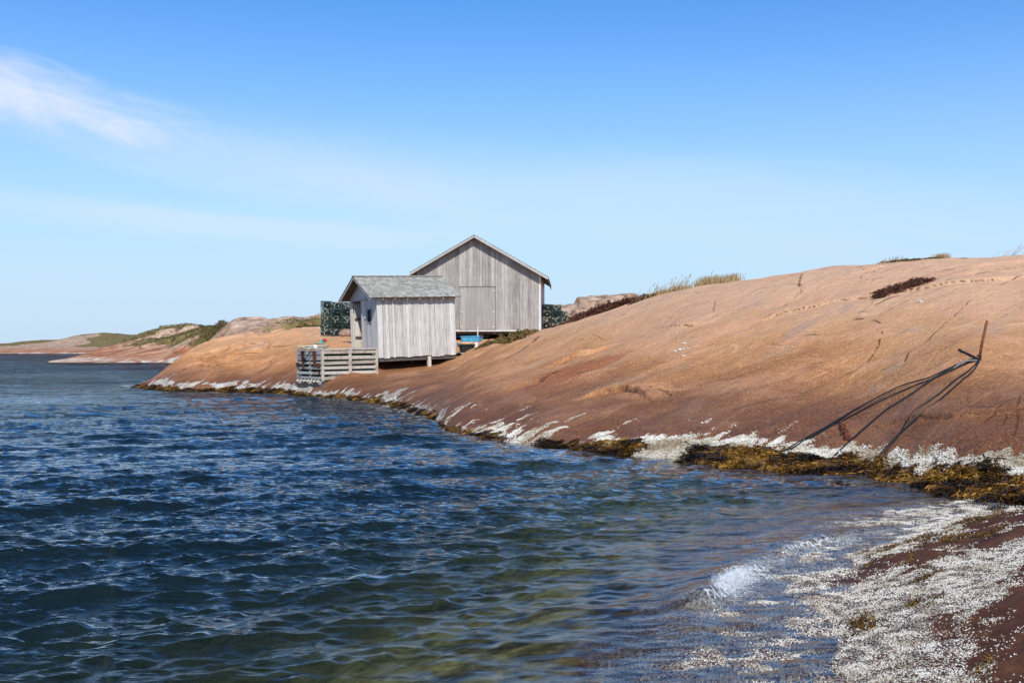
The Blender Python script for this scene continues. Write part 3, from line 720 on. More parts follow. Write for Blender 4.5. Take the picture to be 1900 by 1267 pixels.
# ------------------------------------------------------------------ sea
BR = np.array([(.95, 5.35), (1.12, 5.85), (1.36, 6.4), (1.72, 7.0), (2.18, 7.55), (2.9, 8.2), (3.7, 8.8)], float)
def sea():
    v1 = np.arange(1150, 70, -1.0); v2 = 70 * .988 ** np.arange(1, 560)
    vv = np.concatenate([v1, v2[v2 > .14]])
    uu = np.concatenate([np.linspace(-2600, -60, 50, endpoint=False), np.arange(-60, 1960, 2.1), np.linspace(1960, 4400, 90)])
    Yr = CAMZ * F / vv
    Y = np.repeat(Yr[:, None], len(uu), 1); X = (uu[None, :] - CX) / F * Y
    dY = np.gradient(Yr)[:, None]
    b = np.full(Y.shape, -4.0)
    nearm = Yr < 62
    b[nearm] = bed(X[nearm], Y[nearm])
    depth = np.clip(-b, 0, 4)
    r = np.random.default_rng(5)
    N = 150
    lam = np.exp(np.linspace(math.log(.085), math.log(3.4), N)) * r.uniform(.94, 1.06, N)
    slope = np.interp(np.log(lam), np.log([.085, .2, .45, .9, 1.6, 3.4]), [.050, .054, .038, .023, .018, .011])
    spread = np.interp(np.log(lam), np.log([.1, .5, 1.6, 3.4]), [.50, .36, .22, .16])
    th = math.atan2(-.93, .37) + r.normal(0, 1, N) * spread
    ph = r.uniform(0, 6.283, N)
    dz = np.zeros(Y.shape); dx = np.zeros(Y.shape); dy = np.zeros(Y.shape)
    shoal = .16 + .84 * sst(.02, .75, depth)
    shoal2 = .30 + .70 * sst(.0, .35, depth)
    # wind gusts: patches of rougher and smoother water
    gust = .80 + .45 * fbm(X / 7, Y / 4, 505, 3)
    for i in range(N):
        k = 2 * math.pi / lam[i]
        A = slope[i] / k
        kx, ky = k * math.cos(th[i]), k * math.sin(th[i])
        att = sst(1.1, 2.6, lam[i] / np.maximum(dY * max(abs(math.sin(th[i])), .35), 1e-3))
        rows = np.where(att[:, 0] > 0.001)[0]
        if len(rows) == 0: continue
        s_ = slice(rows[0], rows[-1] + 1)
        p = kx * X[s_] + ky * Y[s_] + ph[i]
        w = A * att[s_] * (shoal[s_] if lam[i] > .8 else shoal2[s_] * gust[s_])
        dz[s_] += w * np.cos(p)
        sn = np.sin(p) * w * .7
        dx[s_] -= sn * math.cos(th[i]); dy[s_] -= sn * math.sin(th[i])
    near = np.where((Yr > 4) & (Yr < 11))[0]; sl = slice(near[0], near[-1] + 1)
    d = sdist(X[sl], Y[sl], BR) + .05 * fbm(X[sl] / .3, Y[sl] / .3, 515, 3)
    endf = sst(5.2, 5.9, Y[sl]) * sst(8.7, 7.7, Y[sl])
    ridge = np.where(d > 0, np.exp(-(d / .07) ** 2), np.exp(-(d / .24) ** 2)) * endf
    dz[sl] += .075 * ridge * (.75 + .5 * fbm(X[sl] / .4, Y[sl] / .4, 517, 2))
    foam = np.zeros(Y.shape)
    hot = .18 + .70 * np.exp(-((Y[sl] - 6.35) / .42) ** 2) + .25 * np.exp(-((Y[sl] - 7.5) / .3) ** 2)
    foam[sl] = np.clip((.95 * np.exp(-((d - .04) / .08) ** 2) + .35 * np.exp(-((d - .15) / .16) ** 2)) * endf * hot, 0, 1)
    shore = np.exp(-(b / .05) ** 2) * sst(13, 8, Y) * (b > -.2)
    foam = np.clip(foam + .10 * shore, 0, 1)
    chop = (.22 + .78 * sst(.02, .7, depth)) * (.75 + .5 * fbm(X / 9, Y / 5, 509, 3)) * (.85 + .35 * sst(8, 22, Y) + 3.6 * sst(22, 65, Y))
    V = np.stack([X + dx, Y + dy, dz], -1).reshape(-1, 3)
    o = mesh_np('sea_water', V, grid_faces(*Y.shape), M['water'], {'depth': depth.ravel(), 'foam': foam.ravel(), 'chop': chop.ravel()})
    tag(o, 'choppy deep blue sea with short wind waves', 'water', kind='structure')
sea()

# ------------------------------------------------------------------ scattered cover
def scatter_cones(name, P, r, h, tint, mat, label, cat, nside=5):
    n = len(P)
    a = np.arange(nside) * 2 * np.pi / nside
    rot = rng.uniform(0, 6.28, n)[:, None]
    ring = np.stack([np.cos(a[None] + rot) * r[:, None], np.sin(a[None] + rot) * r[:, None], np.full((n, nside), -.004)], -1)
    top = np.stack([np.cos(a[None] + rot) * r[:, None] * .42, np.sin(a[None] + rot) * r[:, None] * .42, np.repeat(h[:, None], nside, 1)], -1)
    V = (np.concatenate([ring, top], 1) + P[:, None, :]).reshape(-1, 3)
    base = (np.arange(n) * nside * 2)[:, None]
    q = []
    for k in range(nside):
        k2 = (k + 1) % nside
        q.append(np.stack([base[:, 0] + k, base[:, 0] + k2, base[:, 0] + nside + k2, base[:, 0] + nside + k], 1))
    q = np.stack(q, 1).reshape(-1, 4)
    capq = np.stack([base[:, 0] + nside + i for i in (0, 1, 2, 3)], 1)
    Fq = np.concatenate([q, capq], 0)
    o = mesh_np(name, V, Fq, mat, smooth=False, attrs={'tint': np.repeat(tint, nside * 2)})
    tag(o, label, cat, kind='stuff'); return o

# barnacles of the slab
n_ = 1100000
bx = rng.uniform(.3, 7.5, n_); by = rng.uniform(3.0, 10.4, n_)
bz = slab(bx, by); bm = slab_mask(bx, by, bz) * (sst(-.07, -.02, bz) * .38 + .62 * sst(-.02, .012, bz))
clump = .5 + .9 * vnoise(bx / .06, by / .06, 601)
keep = (rng.random(n_) < np.clip(bm * .8 * np.clip(clump, .08, 1), 0, 1)) & (np.abs(CX + F * bx / by) < 2050) & (bz < .9)
bx, by, bz = bx[keep], by[keep], bz[keep]
rr = rng.uniform(.0032, .0068, len(bx)) * (1 + .35 * sst(5, 9, by))
scatter_cones('barnacles', np.stack([bx, by, bz], 1), rr, rr * rng.uniform(.4, .8, len(bx)), np.clip(.45 + .5 * fbm(bx / .15, by / .15, 603, 3) + rng.normal(0, .25, len(bx)), 0, 1), M['barn'],
              'white barnacles crusting the dark rock slab', 'barnacles', 4)

# pick points on the main shore in proportion to a mask (area weighted)
def pick(mask, n, cond):
    dA = np.abs(np.gradient(MX, axis=1) * np.gradient(MY, axis=0))
    w = np.where(cond, mask * dA, 0).ravel(); c = np.cumsum(w)
    return np.minimum(np.searchsorted(c, rng.random(n) * c[-1]), w.size - 1)
inview = (us[None, :] > 150) & (us[None, :] < 2000) & np.ones(MX.shape, bool)
idx = pick(MA['barnacle'] ** 1.5, 64000, inview & (MY < 21) & (MZ > -.1))
P = np.stack([MX.ravel()[idx] + rng.normal(0, .012, len(idx)), MY.ravel()[idx] + rng.normal(0, .02, len(idx)), MZ.ravel()[idx]], 1)
rr = rng.uniform(.004, .010, len(idx)) * rng.choice([1, 1, 1, 1.5], len(idx))
tb = np.clip(.42 + .75 * fbm(P[:, 0] / .35, P[:, 1] / .35, 607, 3) + rng.normal(0, .22, len(idx)), 0, 1)
scatter_cones('barnacle_crust', P, rr, rr * rng.uniform(.5, 1.0, len(idx)), tb, M['barn'], 'white band of barnacles along the tide line of the big slope', 'barnacles')

def blades(P, dirs, L, W, lift, nseg=2, droop=.5):
    """curved strips growing from P along dirs; returns verts, faces, verts per blade"""
    n = len(P)
    side = np.cross(dirs, np.array([0, 0, 1.0])); side /= np.maximum(np.linalg.norm(side, axis=1, keepdims=True), 1e-6)
    tilt = rng.normal(0, .5, (n, 1)); side = side + np.array([0, 0, 1.0]) * tilt
    vs = []
    for s in range(nseg + 1):
        t = s / nseg
        c = P + dirs * (L * t)[:, None] + np.array([0, 0, 1.0]) * (lift * (t - droop * 2 * t * t))[:, None]
        w = (W * (1 - .75 * t ** 1.5))[:, None] / 2
        vs += [c - side * w, c + side * w]
    V = np.stack(vs, 1).reshape(-1, 3); k = 2 * (nseg + 1)
    b = np.arange(n) * k
    Fq = np.concatenate([np.stack([b + 2*s, b + 2*s + 1, b + 2*s + 3, b + 2*s + 2], 1) for s in range(nseg)], 0)
    return V, Fq, k

def weed_blades(idx, Lr, Wr, jit):
    P = np.stack([MX.ravel()[idx] + rng.normal(0, jit, len(idx)), MY.ravel()[idx] + rng.normal(0, jit, len(idx)), MZ.ravel()[idx] + .01], 1)
    n = len(P); az = rng.normal(-1.7, .9, n)                 # fronds hang down the slope toward the water
    dirs = np.stack([np.cos(az), np.sin(az), rng.normal(-.24, .2, n)], 1)
    tuft = np.clip(.5 + .55 * fbm(P[:, 0] / .25, P[:, 1] / .25, 611, 3) * 1.6 + rng.normal(0, .2, n), 0, 1)
    V, Fq, k = blades(P, dirs, rng.uniform(*Lr, n), rng.uniform(*Wr, n), rng.uniform(.005, .04, n))
    return V, Fq, np.repeat(tuft, k)
wm = MA['weed'] * sst(-.22, -.02, MZ)
i1 = pick(wm, 60000, inview & (MY < 22)); i2 = pick(wm, 16000, inview & (MY >= 22) & (MY < 45))
V1, F1, t1 = weed_blades(i1, (.05, .13), (.010, .026), .02)
V2, F2, t2 = weed_blades(i2, (.08, .2), (.02, .05), .04)
o = mesh_np('rockweed', np.concatenate([V1, V2]), np.concatenate([F1, F2 + len(V1)]), M['weed'], {'tint': np.concatenate([t1, t2])})
tag(o, 'golden brown rockweed hanging along the tide line of the big slope', 'seaweed', kind='stuff')
# tufts on the slab
m = (SW > .5) & (SZ > -.12) & (SZ < .22) & (SX > .8) & (SX < 6)
ii = np.flatnonzero(m.ravel()); ii = ii[rng.integers(0, len(ii), 4200)]
P = np.stack([SX.ravel()[ii] + rng.normal(0, .01, len(ii)), SY.ravel()[ii] + rng.normal(0, .01, len(ii)), SZ.ravel()[ii] + .004], 1)
az = rng.uniform(0, 6.28, len(ii)); dirs = np.stack([np.cos(az), np.sin(az), rng.uniform(.1, .9, len(ii))], 1)
V1, F1, k = blades(P, dirs, rng.uniform(.012, .035, len(ii)), rng.uniform(.004, .008, len(ii)), rng.uniform(.0, .015, len(ii)))
o = mesh_np('seaweed_tufts', V1, F1, M['weed'], {'tint': np.repeat(np.clip(rng.normal(.55, .2, len(ii)), 0, 1), k)})
tag(o, 'small brown seaweed tufts among barnacles on the dark slab', 'seaweed', kind='stuff')

# ---- plants
def leaf_cloud(P, size, tint):
    """leaf-sized triangles with random attitude"""
    n = len(P)
    d1 = rng.normal(0, 1, (n, 3)); d1 /= np.linalg.norm(d1, axis=1, keepdims=True)
    d2 = rng.normal(0, 1, (n, 3)); d2 = np.cross(d1, d2); d2 /= np.maximum(np.linalg.norm(d2, axis=1, keepdims=True), 1e-6)
    s = size[:, None]
    V = np.stack([P - d1 * s * .5, P + d2 * s * .28, P + d1 * s * .5, P - d2 * s * .28], 1).reshape(-1, 3)
    b = np.arange(n) * 4
    return V, np.stack([b, b + 1, b + 2, b + 3], 1), np.repeat(tint, 4)

def bush(name, label, cat, spots, mat, leaf=(.03, .06), n=900, group=None, straw=0, tintmu=.5, stemmat='darkwood'):
    """low shrub patch: spots = (x, y, radius, height); foliage of leaves, stems under it"""
    cx = sum(s[0] for s in spots) / len(spots); cy = sum(s[1] for s in spots) / len(spots)
    cz = float(ground(cx, cy))
    root = empty(name, (cx, cy, cz)); tag(root, label, cat, group)
    Ps = []; mb = MB(); ts = []
    for (x, y, r, h) in spots:
        k = int(n * (r / spots[0][2]))
        q = rng.normal(0, .48, (k, 2)); q = q[np.hypot(q[:, 0], q[:, 1]) < 1.15]
        rad = np.hypot(q[:, 0], q[:, 1])
        xx = x + q[:, 0] * r; yy = y + q[:, 1] * r
        gz = ground(xx, yy)
        lump = .62 + .55 * fbm(xx / (r * .35), yy / (r * .35), 701, 3)
        hh = h * np.clip(1 - .62 * rad ** 2, .1, 1) * np.clip(lump, .15, 1.3)
        t = rng.random(len(q)) ** .55
        Ps.append(np.stack([xx, yy, gz + hh * t], 1)); ts.append(np.clip(tintmu + .35 * fbm(xx / (r * .5), yy / (r * .5), 711, 2) + rng.normal(0, .16, len(q)), 0, 1))
        for j in range(0, len(q), max(1, len(q) // 26)):
            b0 = Vector((x + q[j, 0] * r * .8 - cx, y + q[j, 1] * r * .8 - cy, gz[j] - cz - .02))
            mb.tube([b0, b0 + Vector((random.gauss(0, .04), random.gauss(0, .04), hh[j] * .95))], .006, 4, r1=.003)
    P = np.concatenate(Ps) - np.array([cx, cy, cz]); ts = np.concatenate(ts)
    V, Fq, tv = leaf_cloud(P, rng.uniform(*leaf, len(P)), ts)
    mesh_np('foliage', V, Fq, mat, {'tint': tv}, smooth=False, parent=root)
    tag(mb.build('stems', M[stemmat], root), kind='stuff')
    return root

def grass(name, label, spots, n, h, group=None, wind=(-.0, 0), seed_heads=False):
    """clump of dry grass: spots = (x, y, rx, ry)"""
    cx = sum(s[0] for s in spots) / len(spots); cy = sum(s[1] for s in spots) / len(spots); cz = float(ground(cx, cy))
    P = []
    for (x, y, rx, ry) in spots:
        q = rng.normal(0, .5, (n, 2)); P.append(np.stack([x + q[:, 0] * rx, y + q[:, 1] * ry], 1))
    P = np.concatenate(P); z = ground(P[:, 0], P[:, 1]) - .02
    P3 = np.stack([P[:, 0] - cx, P[:, 1] - cy, z - cz], 1); k_ = len(P3)
    d = np.stack([rng.normal(wind[0], .22, k_), rng.normal(wind[1], .22, k_), np.ones(k_)], 1)
    L = rng.uniform(.45, 1.0, k_) * h
    side = np.stack([np.ones(k_), rng.normal(0, .5, k_), np.zeros(k_)], 1); W = rng.uniform(.005, .010, k_)
    vs = []
    for s in range(4):
        t = s / 3
        c = P3 + d * (L * t)[:, None] + np.array([wind[0] + .15, wind[1], -.22]) * (L * t * t)[:, None] * rng.uniform(.2, .9, (k_, 1))
        if s == 0: keepc = c
        w = (W * (1 - .8 * t))[:, None]
        vs += [c - side * w, c + side * w]
    V = np.stack(vs, 1).reshape(-1, 3); b = np.arange(k_) * 8
    Fq = np.concatenate([np.stack([b + 2*s, b + 2*s + 1, b + 2*s + 3, b + 2*s + 2], 1) for s in range(3)], 0)
    tint = np.repeat(rng.random(k_), 8)
    o = mesh_np(name, V, Fq, M['straw'], {'tint': tint}); o.location = (cx, cy, cz)
    tag(o, label, 'grass', group)
    if seed_heads:
        mb = MB()
        for j in range(0, k_, 3):
            tp = (V[j * 8 + 6] + V[j * 8 + 7]) / 2; q = Vector(tp); dd = Vector((.05, 0, .07)) * random.uniform(.7, 1.5)
            mb.tube([q - dd * .3, q + dd * .4, q + dd], .011, 4, r1=.003)
        mb.build('seed_head', M['straw'], o)
    return o

def crest(u, back=0.0):
    """the point of the big slope that stands on the skyline in direction u"""
    Y = np.linspace(16, 45, 3000); X = (u - CX) / F * Y
    e = (ground(X, Y) - CAMZ) / Y
    i = int(np.argmax(e)); y = Y[i] + back
    return (u - CX) / F * y, y

# dark red heather along the skyline, in clumps
hl = ['dark red heather at the low end of the skyline hedge beside the barn', 'red brown heather in the lower middle of the skyline hedge', 'tall red heather in the middle of the skyline hedge',
      'red heather in the upper middle of the skyline hedge', 'low heather at the top end of the skyline hedge below the grass']
for i, (u0, u1, h) in enumerate([(1035, 1072, .20), (1072, 1108, .36), (1108, 1145, .42), (1145, 1180, .36), (1180, 1215, .24)]):
    sp = []
    for u in np.linspace(u0, u1, 3):
        x, y = crest(u, .55); sp.append((x, y, .52, h * random.uniform(.85, 1.15)))
    bush('heather_shrub', hl[i], 'shrub', sp, M['heather'], (.04, .09), 1100, 'heather along the skyline', tintmu=.62 if i == 0 else .36)
sp = [(hit(u, v).x, hit(u, v).y, r, h) for u, v, r, h in [(1642, 547, .30, .20), (1665, 541, .34, .22), (1690, 534, .34, .24), (1715, 525, .26, .18), (1632, 551, .18, .12)]]
bush('heather_patch', 'low dark red shrub patch in a hollow of the open slope', 'shrub', sp, M['heather'], (.02, .045), 1500, tintmu=.36)
sp = [(hit(u, v).x, hit(u, v).y, r, h) for u, v, r, h in [(905, 641, .5, .20), (935, 636, .6, .36), (962, 629, .5, .38), (982, 619, .35, .22)]]
bush('weed_scrub', 'tan and rusty scrub growing at the foot of the barn', 'shrub', sp, M['scrub'], (.05, .10), 1500, tintmu=.5)
sp = [((u - CX) / F * 46.5, 46.5, .5, h) for u, h in ((552, .26), (565, .34), (578, .32), (589, .30))]
bush('weed_scrub', 'olive brown scrub on the skyline left of the trap stack', 'shrub', sp, M['scrub'], (.05, .11), 1300, tintmu=.42)
sp = [(crest(u, .1)[0], crest(u, .1)[1], .28, .10) for u in (1645, 1662, 1680)]
bush('crest_turf', 'thin mat of brown turf on the skyline', 'turf', sp, M['scrub'], (.025, .05), 500, tintmu=.35)
sp = [(crest(u, .1)[0], crest(u, .1)[1], .26, .08) for u in (1700, 1716, 1732)]
bush('crest_turf', 'brown turf beside the small grass tuft on the skyline', 'turf', sp, M['scrub'], (.025, .05), 400, tintmu=.3)
x, y = crest(1330, .3); x2, y2 = crest(1310, .3); x3, y3 = crest(1355, .3)
grass('grass_clump', 'large tan grass clump standing dense on the skyline', [(x, y, .45, .3), (x2, y2, .4, .3), (x3, y3, .3, .3)], 300, .36)
x, y = crest(1235, .5); x2, y2 = crest(1205, .6); x3, y3 = crest(1262, .5)
grass('tall_grass', 'thin tall grass stems bending above the end of the heather', [(x, y, .6, .4), (x2, y2, .5, .4), (x3, y3, .4, .4)], 24, .62, None, (.28, 0), True)
grass('grass_clump', 'short brown grass between the heather and the large clump', [(x, y, .9, .3), (x3, y3, .6, .3)], 260, .26)
x, y = crest(1747, .1)
grass('grass_clump', 'small golden grass tuft alone on the upper skyline', [(x, y, .22, .2)], 260, .20)
x, y = crest(1655, .1)
grass('grass_clump', 'sparse grass stems on the thin turf of the skyline', [(x, y, .35, .2)], 60, .24)
x, y = crest(1875, .2)
grass('tall_grass', 'few lone bent grass stems near the top of the slope', [(x, y, .4, .3)], 12, .5, None, (.5, 0), True)

# heath on the headlands
def cover(name, label, X, Y, Z, mask, n, size, cat='ground cover'):
    dA = np.abs(np.gradient(X, axis=1) * np.gradient(Y, axis=0))
    c = np.cumsum((mask * dA).ravel()); i = np.minimum(np.searchsorted(c, rng.random(n) * c[-1]), mask.size - 1)
    P = np.stack([X.ravel()[i] + rng.normal(0, .15, n), Y.ravel()[i] + rng.normal(0, .3, n), Z.ravel()[i] + rng.uniform(0, size[1] * .7, n)], 1)
    t = np.clip(.45 + .4 * fbm(P[:, 0] / 6, P[:, 1] / 6, 801, 3) + rng.normal(0, .2, n), 0, 1)
    V, Fq, tv = leaf_cloud(P, rng.uniform(*size, n), t)
    o = mesh_np(name, V, Fq, M['heath'], {'tint': tv}, smooth=False)
    tag(o, label, cat, kind='stuff')
vm = (HA['veg'] > .45) & (HY < 175) & (usH[None, :] > 40) & (usH[None, :] < 1200)
cover('heath_cover', 'green and brown heath covering the headland across the inlet', HX, HY, HZ, HA['veg'] * vm, 60000, (.08, .22))

# ------------------------------------------------------------------ small grey shed
def pitch_roof(mb, mbs, x0, x1, ye, ze, yr, zr, rows, cols, th):
    """courses of shingles on one slope from the eave (ye,ze) to the ridge (yr,zr)"""
    sl = Vector((0, yr - ye, zr - ze)); L = sl.length; sd = sl.normalized()
    nn = Vector((1, 0, 0)).cross(sd).normalized()
    if nn.z < 0: nn = -nn
    a, b = Vector((x0, ye, ze)), Vector((x1, ye, ze))
    mb.add([a, b, b + sl, a + sl, a - nn * th, b - nn * th, b + sl - nn * th, a + sl - nn * th],
           [(0, 1, 2, 3), (7, 6, 5, 4), (0, 4, 5, 1), (1, 5, 6, 2), (2, 6, 7, 3), (3, 7, 4, 0)], .3)
    for r in range(rows):
        s0 = L * r / rows - (.02 if r == 0 else 0); s1 = L * (r + 1.35) / rows
        s1 = min(s1, L)
        x = x0 - .015 - random.random() * .1
        while x < x1 + .01:
            w = (x1 - x0) / cols * random.uniform(.6, 1.4)
            xa, xb = max(x, x0 - .015), min(x + w - .006, x1 + .015)
            if xb - xa > .02:
                j = random.uniform(-.012, .012); lo = .016 + random.uniform(0, .008); hi = .006
                p = [Vector((xa, ye, ze)) + sd * (s0 + j) , Vector((xb, ye, ze)) + sd * (s0 + j), Vector((xb, ye, ze)) + sd * s1, Vector((xa, ye, ze)) + sd * s1]
                t = [p[0] + nn * lo, p[1] + nn * lo, p[2] + nn * hi, p[3] + nn * hi]
                q = [p[0] + nn * .002, p[1] + nn * .002, p[2] + nn * .002, p[3] + nn * .002]
                mbs.add(t + q, [(0, 1, 2, 3), (0, 4, 5, 1), (1, 5, 6, 2), (3, 7, 4, 0)], random.random())
            x += w

SHY = 36.0; SHX = (704 - CX) / F * SHY; SHZ = zv(SHY, 663)
SH_M = Matrix.Translation((SHX, SHY, SHZ)) @ Matrix.Rotation(R(30), 4, 'Z') @ Matrix.Rotation(R(-2.2), 4, 'Y')
def make_shed():
    L, W, HT, HR, T = 3.12, 2.70, 2.27, 2.99, .03
    root = empty('wooden_shed', SH_M.translation, SH_M.to_euler())
    tag(root, 'small silver grey plank shed with open door, on stilts beside the water', 'shed')
    def boards_y(mb, x, y0, y1, z0, z1f, wmin, wmax, th=T, sgn=-1):
        """vertical boards on a wall whose face runs along y at x"""
        y = y0
        while y < y1 - 1e-4:
            w = min(random.uniform(wmin, wmax), y1 - y)
            if y1 - y - w < .05: w = y1 - y
            o = random.uniform(0, .006); ya, yb = y + .003, y + w - .003
            za, zb = z1f(ya), z1f(yb)
            zz = z0 if not callable(z0) else z0((ya + yb) / 2)
            x0_, x1_ = x - o, x + th
            vs = [(x0_, ya, zz), (x1_, ya, zz), (x1_, yb, zz), (x0_, yb, zz), (x0_, ya, za), (x1_, ya, za), (x1_, yb, zb), (x0_, yb, zb)]
            mb.add(vs, [(0, 3, 2, 1), (4, 5, 6, 7), (0, 1, 5, 4), (1, 2, 6, 5), (2, 3, 7, 6), (3, 0, 4, 7)])
            y += w
    # front wall
    mb = MB(); x = -.012
    while x < L - 1e-4:
        w = random.uniform(.10, .19); w = min(w, L - x)
        if L - x - w < .05: w = L - x
        o = random.uniform(0, .016)
        mb.box(x + random.uniform(.002, .006), x + w - random.uniform(.002, .007), -o, T, -.03 + random.uniform(-.03, .03), HT - .02)
        x += w
    mb.build('front_wall', M['shed_board'], root)
    mb = MB(); x = 0
    while x < L - 1e-4:
        w = min(random.uniform(.12, .2), L - x); mb.box(x + .002, x + w - .002, W - T, W, 0, HT - .02); x += w
    mb.build('back_wall', M['shed_board'], root)
    sl = (HR - HT) / (W / 2)
    gab = lambda y: HT - .03 + sl * (W / 2 - abs(y - W / 2))
    DY0, DY1, DZ = 1.62, 2.52, 2.10
    WY0, WY1, WZ0, WZ1 = .60, 1.0, 1.31, 1.75
    mb = MB()
    g0 = -.004
    boards_y(mb, g0, T + .004, WY0, -.03, gab, .12, .2)
    boards_y(mb, g0, WY0, WY1, -.03, lambda y: WZ0, .12, .22); boards_y(mb, g0, WY0, WY1, WZ1, gab, .12, .22)
    boards_y(mb, g0, WY1, DY0, -.03, gab, .12, .2)
    boards_y(mb, g0, DY0, DY1, DZ + .06, gab, .12, .22)
    boards_y(mb, g0, DY1, W - T - .003, -.03, gab, .1, .2)
    mb.build('gable_wall', M['end_board'], root)
    mb = MB(); boards_y(mb, L - T - .002, T + .004, W - T - .003, 0, gab, .12, .2); mb.build('rear_gable_wall', M['end_board'], root)
    # horizontal board above the door, corner boards
    mb = MB(); mb.box(-.030, -.012, .9, W + .012, DZ, DZ + .055, .4); mb.build('lintel', M['trim'], root)
    mb = MB(); mb.box(-.030, -.012, W - .085, W + .012, -.03, DZ - .003, .7); mb.build('corner_board', M['shed_board'], root); mb = MB(); mb.box(-.034, -.012, -.012, .075, -.03, HT - .05, .8); mb.build('corner_board', M['shed_board'], root)
    mb = MB(); mb.box(.03, L - .04, .04, W - .04, .0, .04, .2)
    mb.box(.02, L - .02, .05, .17, -.16, -.004, .3); mb.box(.02, L - .02, W - .17, W - .05, -.16, -.004, .3)
    for i in range(8): mb.box(.05 + i * .42, .13 + i * .42, .18, W - .18, -.14, -.005)
    mb.build('floor', M['darkwood'], root)
    # door leaf swung inward, two ledges across it
    mb = MB(); xx = .05
    for w in (.17, .19, .16, .18, .17): mb.box(xx, xx + w - .004, DY1 - .035, DY1 - .010, .05, DZ - .04); xx += w
    dr = mb.build('door', M['post'], root)
    for zc in (.72, 1.42):
        mb = MB(); mb.box(.07, .9, DY1 - .10, DY1 - .0355, zc, zc + .07, .1); mb.build('ledge', M['darkwood'], dr)
    mb = MB(); mb.box(-.016, T + .05, DY0 - .05, DY0 - .002, .0, DZ - .003, .6); mb.build('door_jamb', M['trim'], root)
    # window opening: frame, dark sheet set back as the unlit inside, latch
    mb = MB()
    mb.box(-.028, -.009, WY0 - .05, WY1 + .05, WZ0 - .05, WZ0 - .001, .7); mb.box(-.028, -.009, WY0 - .05, WY1 + .05, WZ1 + .001, WZ1 + .05, .7)
    mb.box(-.028, -.009, WY0 - .05, WY0 - .001, WZ0, WZ1, .7); mb.box(-.028, -.009, WY1 + .001, WY1 + .05, WZ0, WZ1, .7)
    wn = mb.build('window', M['trim'], root)
    mb = MB(); mb.box(.012, .018, WY0 + .002, WY1 - .002, WZ0 + .002, WZ1 - .002); mb.build('dark_inside_sheet', M['dark'], wn)
    mb = MB(); mb.box(-.05, -.012, WY1 + .07, WY1 + .24, 1.46, 1.51); mb.box(-.06, -.05, WY1 + .07, WY1 + .12, 1.42, 1.56); mb.build('latch', M['white'], root)
    # roof: sheathing, shingles, rafter tails, barge boards
    tn = sl; oy = .25; xo0, xo1 = -.38, L + .15
    ze = HT - oy * tn
    mb, ms = MB(), MB()
    pitch_roof(mb, ms, xo0, xo1, -oy, ze + .02, W / 2, HR + .02, 13, 24, .022)
    pitch_roof(mb, ms, xo0, xo1, W + oy, ze + .02, W / 2, HR + .02, 13, 24, .022)
    rf = mb.build('roof', M['darkwood'], root)
    ms.build('shingles', M['shingle'], rf)
    mb = MB(); mb.box(xo0 - .02, xo1 + .02, W/2 - .10, W/2 + .0, HR + .022, HR + .05, .6, None); mb.box(xo0 - .02, xo1 + .02, W/2 + .002, W/2 + .10, HR + .020, HR + .048, .4)
    mb.build('ridge_board', M['shingle'], rf)
    for i in range(7):
        x = .12 + i * .485
        mb = MB(); mb.bar((x, -oy + .03, ze - .055 + .03 * tn), (x, .06, ze - .055 + (oy + .06) * tn), .05, .075, .75); mb.build('rafter_tail', M['trim'], rf)
    for s in (-1, 1):
        mb = MB(); e = Vector((xo0 + .012, W/2 + s * (W/2 + oy), ze - .045)); r_ = Vector((xo0 + .012, W/2 + s * .004, HR - .045)); mb.bar(e, r_, .022, .09, .55); mb.build('barge_board', M['trim'], rf)
    # stilts
    Mi = SH_M
    for (x, y, w, mt) in [(2.0, .06, .12, 'post'), (1.75, 1.1, .13, 'darkwood'), (.15, W - .15, .13, 'darkwood'), (2.9, .5, .12, 'darkwood'), (2.9, W - .15, .12, 'darkwood'), (.15, .9, .12, 'darkwood')]:
        wp = Mi @ Vector((x, y, 0)); gz = float(ground(wp.x, wp.y)); dl = gz - wp.z - .05
        if dl > -.18: continue
        mb = MB(); mb.box(x - w/2, x + w/2, y - w/2, y + w/2, dl, -.161 if mt != 'post' else -.035, .8); mb.build('stilt', M[mt], root)
    return root
make_shed()

